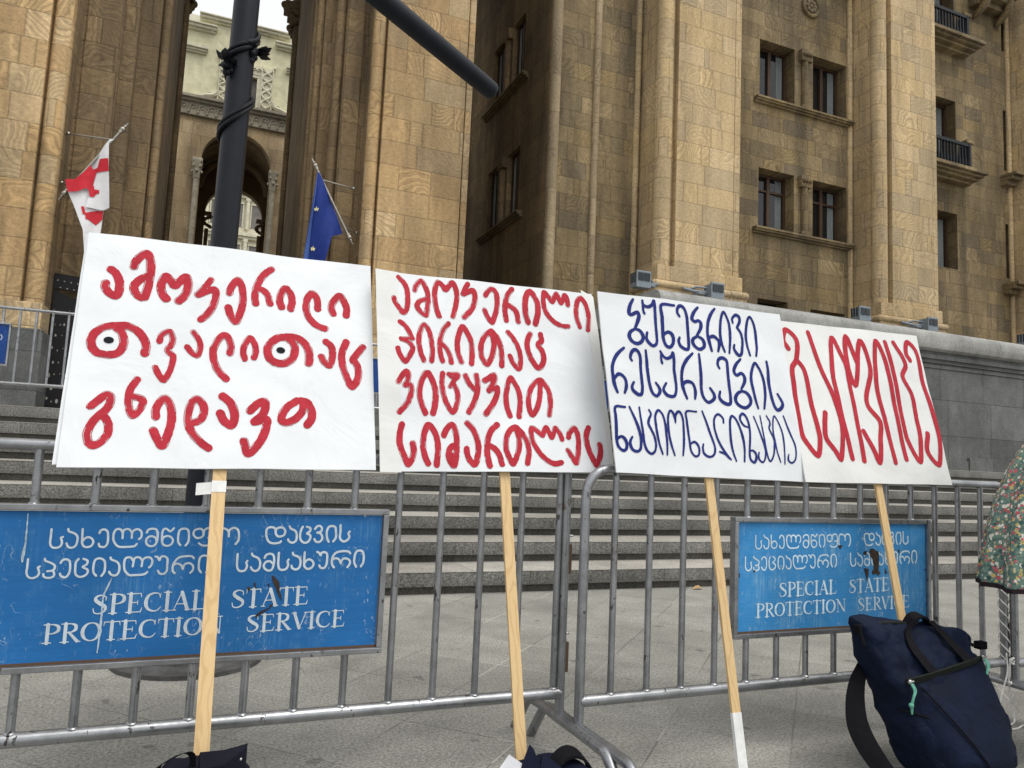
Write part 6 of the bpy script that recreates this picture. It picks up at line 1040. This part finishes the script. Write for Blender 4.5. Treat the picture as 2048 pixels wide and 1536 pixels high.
# ================================================================== PERSON at the right edge
px0, py0 = 3.335, 1.93
pr = thing('person', (px0, py0, 0), 'person in a flared green floral tunic standing at the right edge', 'person')
def skin_body():
    me = bpy.data.meshes.new('body'); V = []; E = []; Rd = []
    def v(p, r, par=None):
        V.append((p[0], p[1], p[2])); Rd.append(r); i = len(V)-1
        if par is not None: E.append((par, i))
        return i
    pel = v((0,0,.92), .145); wst = v((0,.01,1.06), .115, pel); rib = v((0,.0,1.22), .135, wst); sh = v((0,.01,1.36), .10, rib); nk = v((0,.005,1.44), .052, sh); nk2 = v((.01,-.01,1.50), .050, nk)
    for s_ in (-1, 1):
        h = v((s_*.085,0,.86), .095, pel); k = v((s_*.09,-.01,.48), .058, h); c_ = v((s_*.09,.015,.36), .055, k); a = v((s_*.09,.02,.09), .037, c_); f = v((s_*.10,-.06,.035), .036, a); v((s_*.105,-.14,.025), .028, f)
        S_ = v((s_*.155,.01,1.345), .058, sh); el = v((s_*.20,.03,1.08), .040, S_); w_ = v((s_*.205,-.03,.85), .027, el); v((s_*.205,-.04,.80), .030, w_)
    me.from_pydata(V, E, []); me.materials.append(MAT['skin']); o = bpy.data.objects.new('body', me); COL.objects.link(o); o.parent = pr; WPOS[o.name] = WPOS[pr.name]
    md = o.modifiers.new('skin', 'SKIN'); md.use_smooth_shade = True
    for i, r_ in enumerate(Rd): me.skin_vertices[0].data[i].radius = (r_, r_*.82)
    me.skin_vertices[0].data[0].use_root = True
    s_ = o.modifiers.new('sub', 'SUBSURF'); s_.levels = 1; s_.render_levels = 2
    for s2 in (-1, 1):                                    # five fingers each side
        for k, (dx, L_, sp_) in enumerate(((-.022, .070, -.1), (-.008, .080, -.03), (.007, .076, .03), (.021, .062, .1))):
            m = MB(); b0 = Vector((px0+s2*.205, py0-.045+dx, .785)); m.tube([b0, b0+Vector((-s2*.004, sp_*.02, -L_*.45)), b0+Vector((-s2*.016, sp_*.04, -L_*.8)), b0+Vector((-s2*.026, sp_*.04, -L_))], [.0095, .009, .008, .006], 8); m.build('finger', 'skin', pr, smooth=True)
        m = MB(); b0 = Vector((px0+s2*.200, py0-.068, .815)); m.tube([b0, b0+Vector((-s2*.012, -.018, -.022)), b0+Vector((-s2*.018, -.022, -.048))], [.012, .010, .007], 8); m.build('thumb', 'skin', pr, smooth=True)
    return o
skin_body()
H = Vector((px0+.01, py0-.03, 1.60))
m = MB(); rg = []
for z, rx, ry, dy in ((-.115, .025, .03, -.035), (-.105, .045, .055, -.03), (-.07, .058, .075, -.018), (-.03, .068, .088, -.008), (.02, .074, .094, 0), (.06, .073, .092, .004), (.09, .060, .078, .006), (.112, .034, .045, .008), (.118, .008, .01, .008)):
    rg.append([H+Vector((rx*math.cos(t*math.pi/10), dy+ry*math.sin(t*math.pi/10), z)) for t in range(20)])
m.loft(rg); hd = m.build('head', 'skin', pr, smooth=True)
m = MB(); m.loft([[H+Vector((-w_, -.085-d_, z)), H+Vector((w_, -.085-d_, z)), H+Vector((w_*.6, -.078, z)), H+Vector((-w_*.6, -.078, z))] for z, w_, d_ in ((.02, .006, .004), (-.005, .009, .014), (-.025, .014, .024), (-.032, .011, .012))]); m.build('nose', 'skin', hd, smooth=True)
for s_ in (-1, 1):
    m = MB(); m.ball(H+Vector((s_*.031, -.084, .008)), .0115, 8, (1.2, .7, .8)); ey = m.build('eye', 'eye', hd, smooth=True)
    m = MB(); m.ball(H+Vector((s_*.072, .012, -.01)), .028, 8, (.35, .6, 1)); m.build('ear', 'skin', hd, smooth=True)
m = MB(); m.ball(H+Vector((0, -.083, -.062)), .021, 8, (1.1, .4, .35)); m.build('mouth', 'lip', hd, smooth=True)
m = MB(); rg = []
for z, r_, dy in ((-.16, .075, .05), (-.09, .092, .03), (-.02, .092, .018), (.04, .092, .012), (.09, .078, .010), (.125, .045, .010), (.134, .008, .01)):
    rg.append([H+Vector((r_*.95*math.cos(t*math.pi/10), dy+(r_*1.12 if math.sin(t*math.pi/10) > -.25 or z > .05 else r_*.55)*math.sin(t*math.pi/10), z)) for t in range(20)])
m.loft(rg); m.build('hair', 'hair', hd, smooth=True)
m = MB(); rg = []
for z, a_, c_, fo in ((.695, .462, .31, .020), (.80, .450, .30, .018), (.90, .430, .285, .014), (1.03, .388, .255, .010), (1.15, .335, .215, .008), (1.22, .290, .185, .005), (1.28, .235, .155, .003), (1.335, .185, .125, .0), (1.385, .135, .09, 0), (1.425, .070, .06, 0)):
    rg.append([(px0+(a_+fo*math.sin(t*7*math.pi/40*2+z))*math.cos(t*math.pi/40), py0+(c_+fo*math.cos(t*9*math.pi/40*2))*math.sin(t*math.pi/40), z+.004*math.sin(t*.9)*(z < .75)) for t in range(80)])
m.loft(rg, caps=False); tu = m.build('tunic', 'floral', pr, smooth=True)
m = MB(); m.loft([[(px0+(p[0]-px0)*1.004, py0+(p[1]-py0)*1.004, p[2]+dz) for p in rg[0]] for dz in (-.006, .012)], caps=False); m.build('hem', 'hem', tu, smooth=True)
for s_ in (-1, 1):
    m = MB(); m.tube([(px0+s_*.088, py0, .86), (px0+s_*.09, py0-.008, .50), (px0+s_*.09, py0+.015, .36), (px0+s_*.09, py0+.02, .075)], [.102, .070, .066, .052], 16); m.build('trouser_leg', 'trousers', pr, smooth=True)
    m = MB(); m.loft([sup((px0+s_*.10, py0-.05, z), (w_, 0, 0), (0, l_, 0), 16, 2.6) for z, w_, l_ in ((.004, .044, .125), (.03, .047, .128), (.055, .043, .10), (.085, .035, .055))]); m.build('shoe', 'shoe', pr, smooth=True)
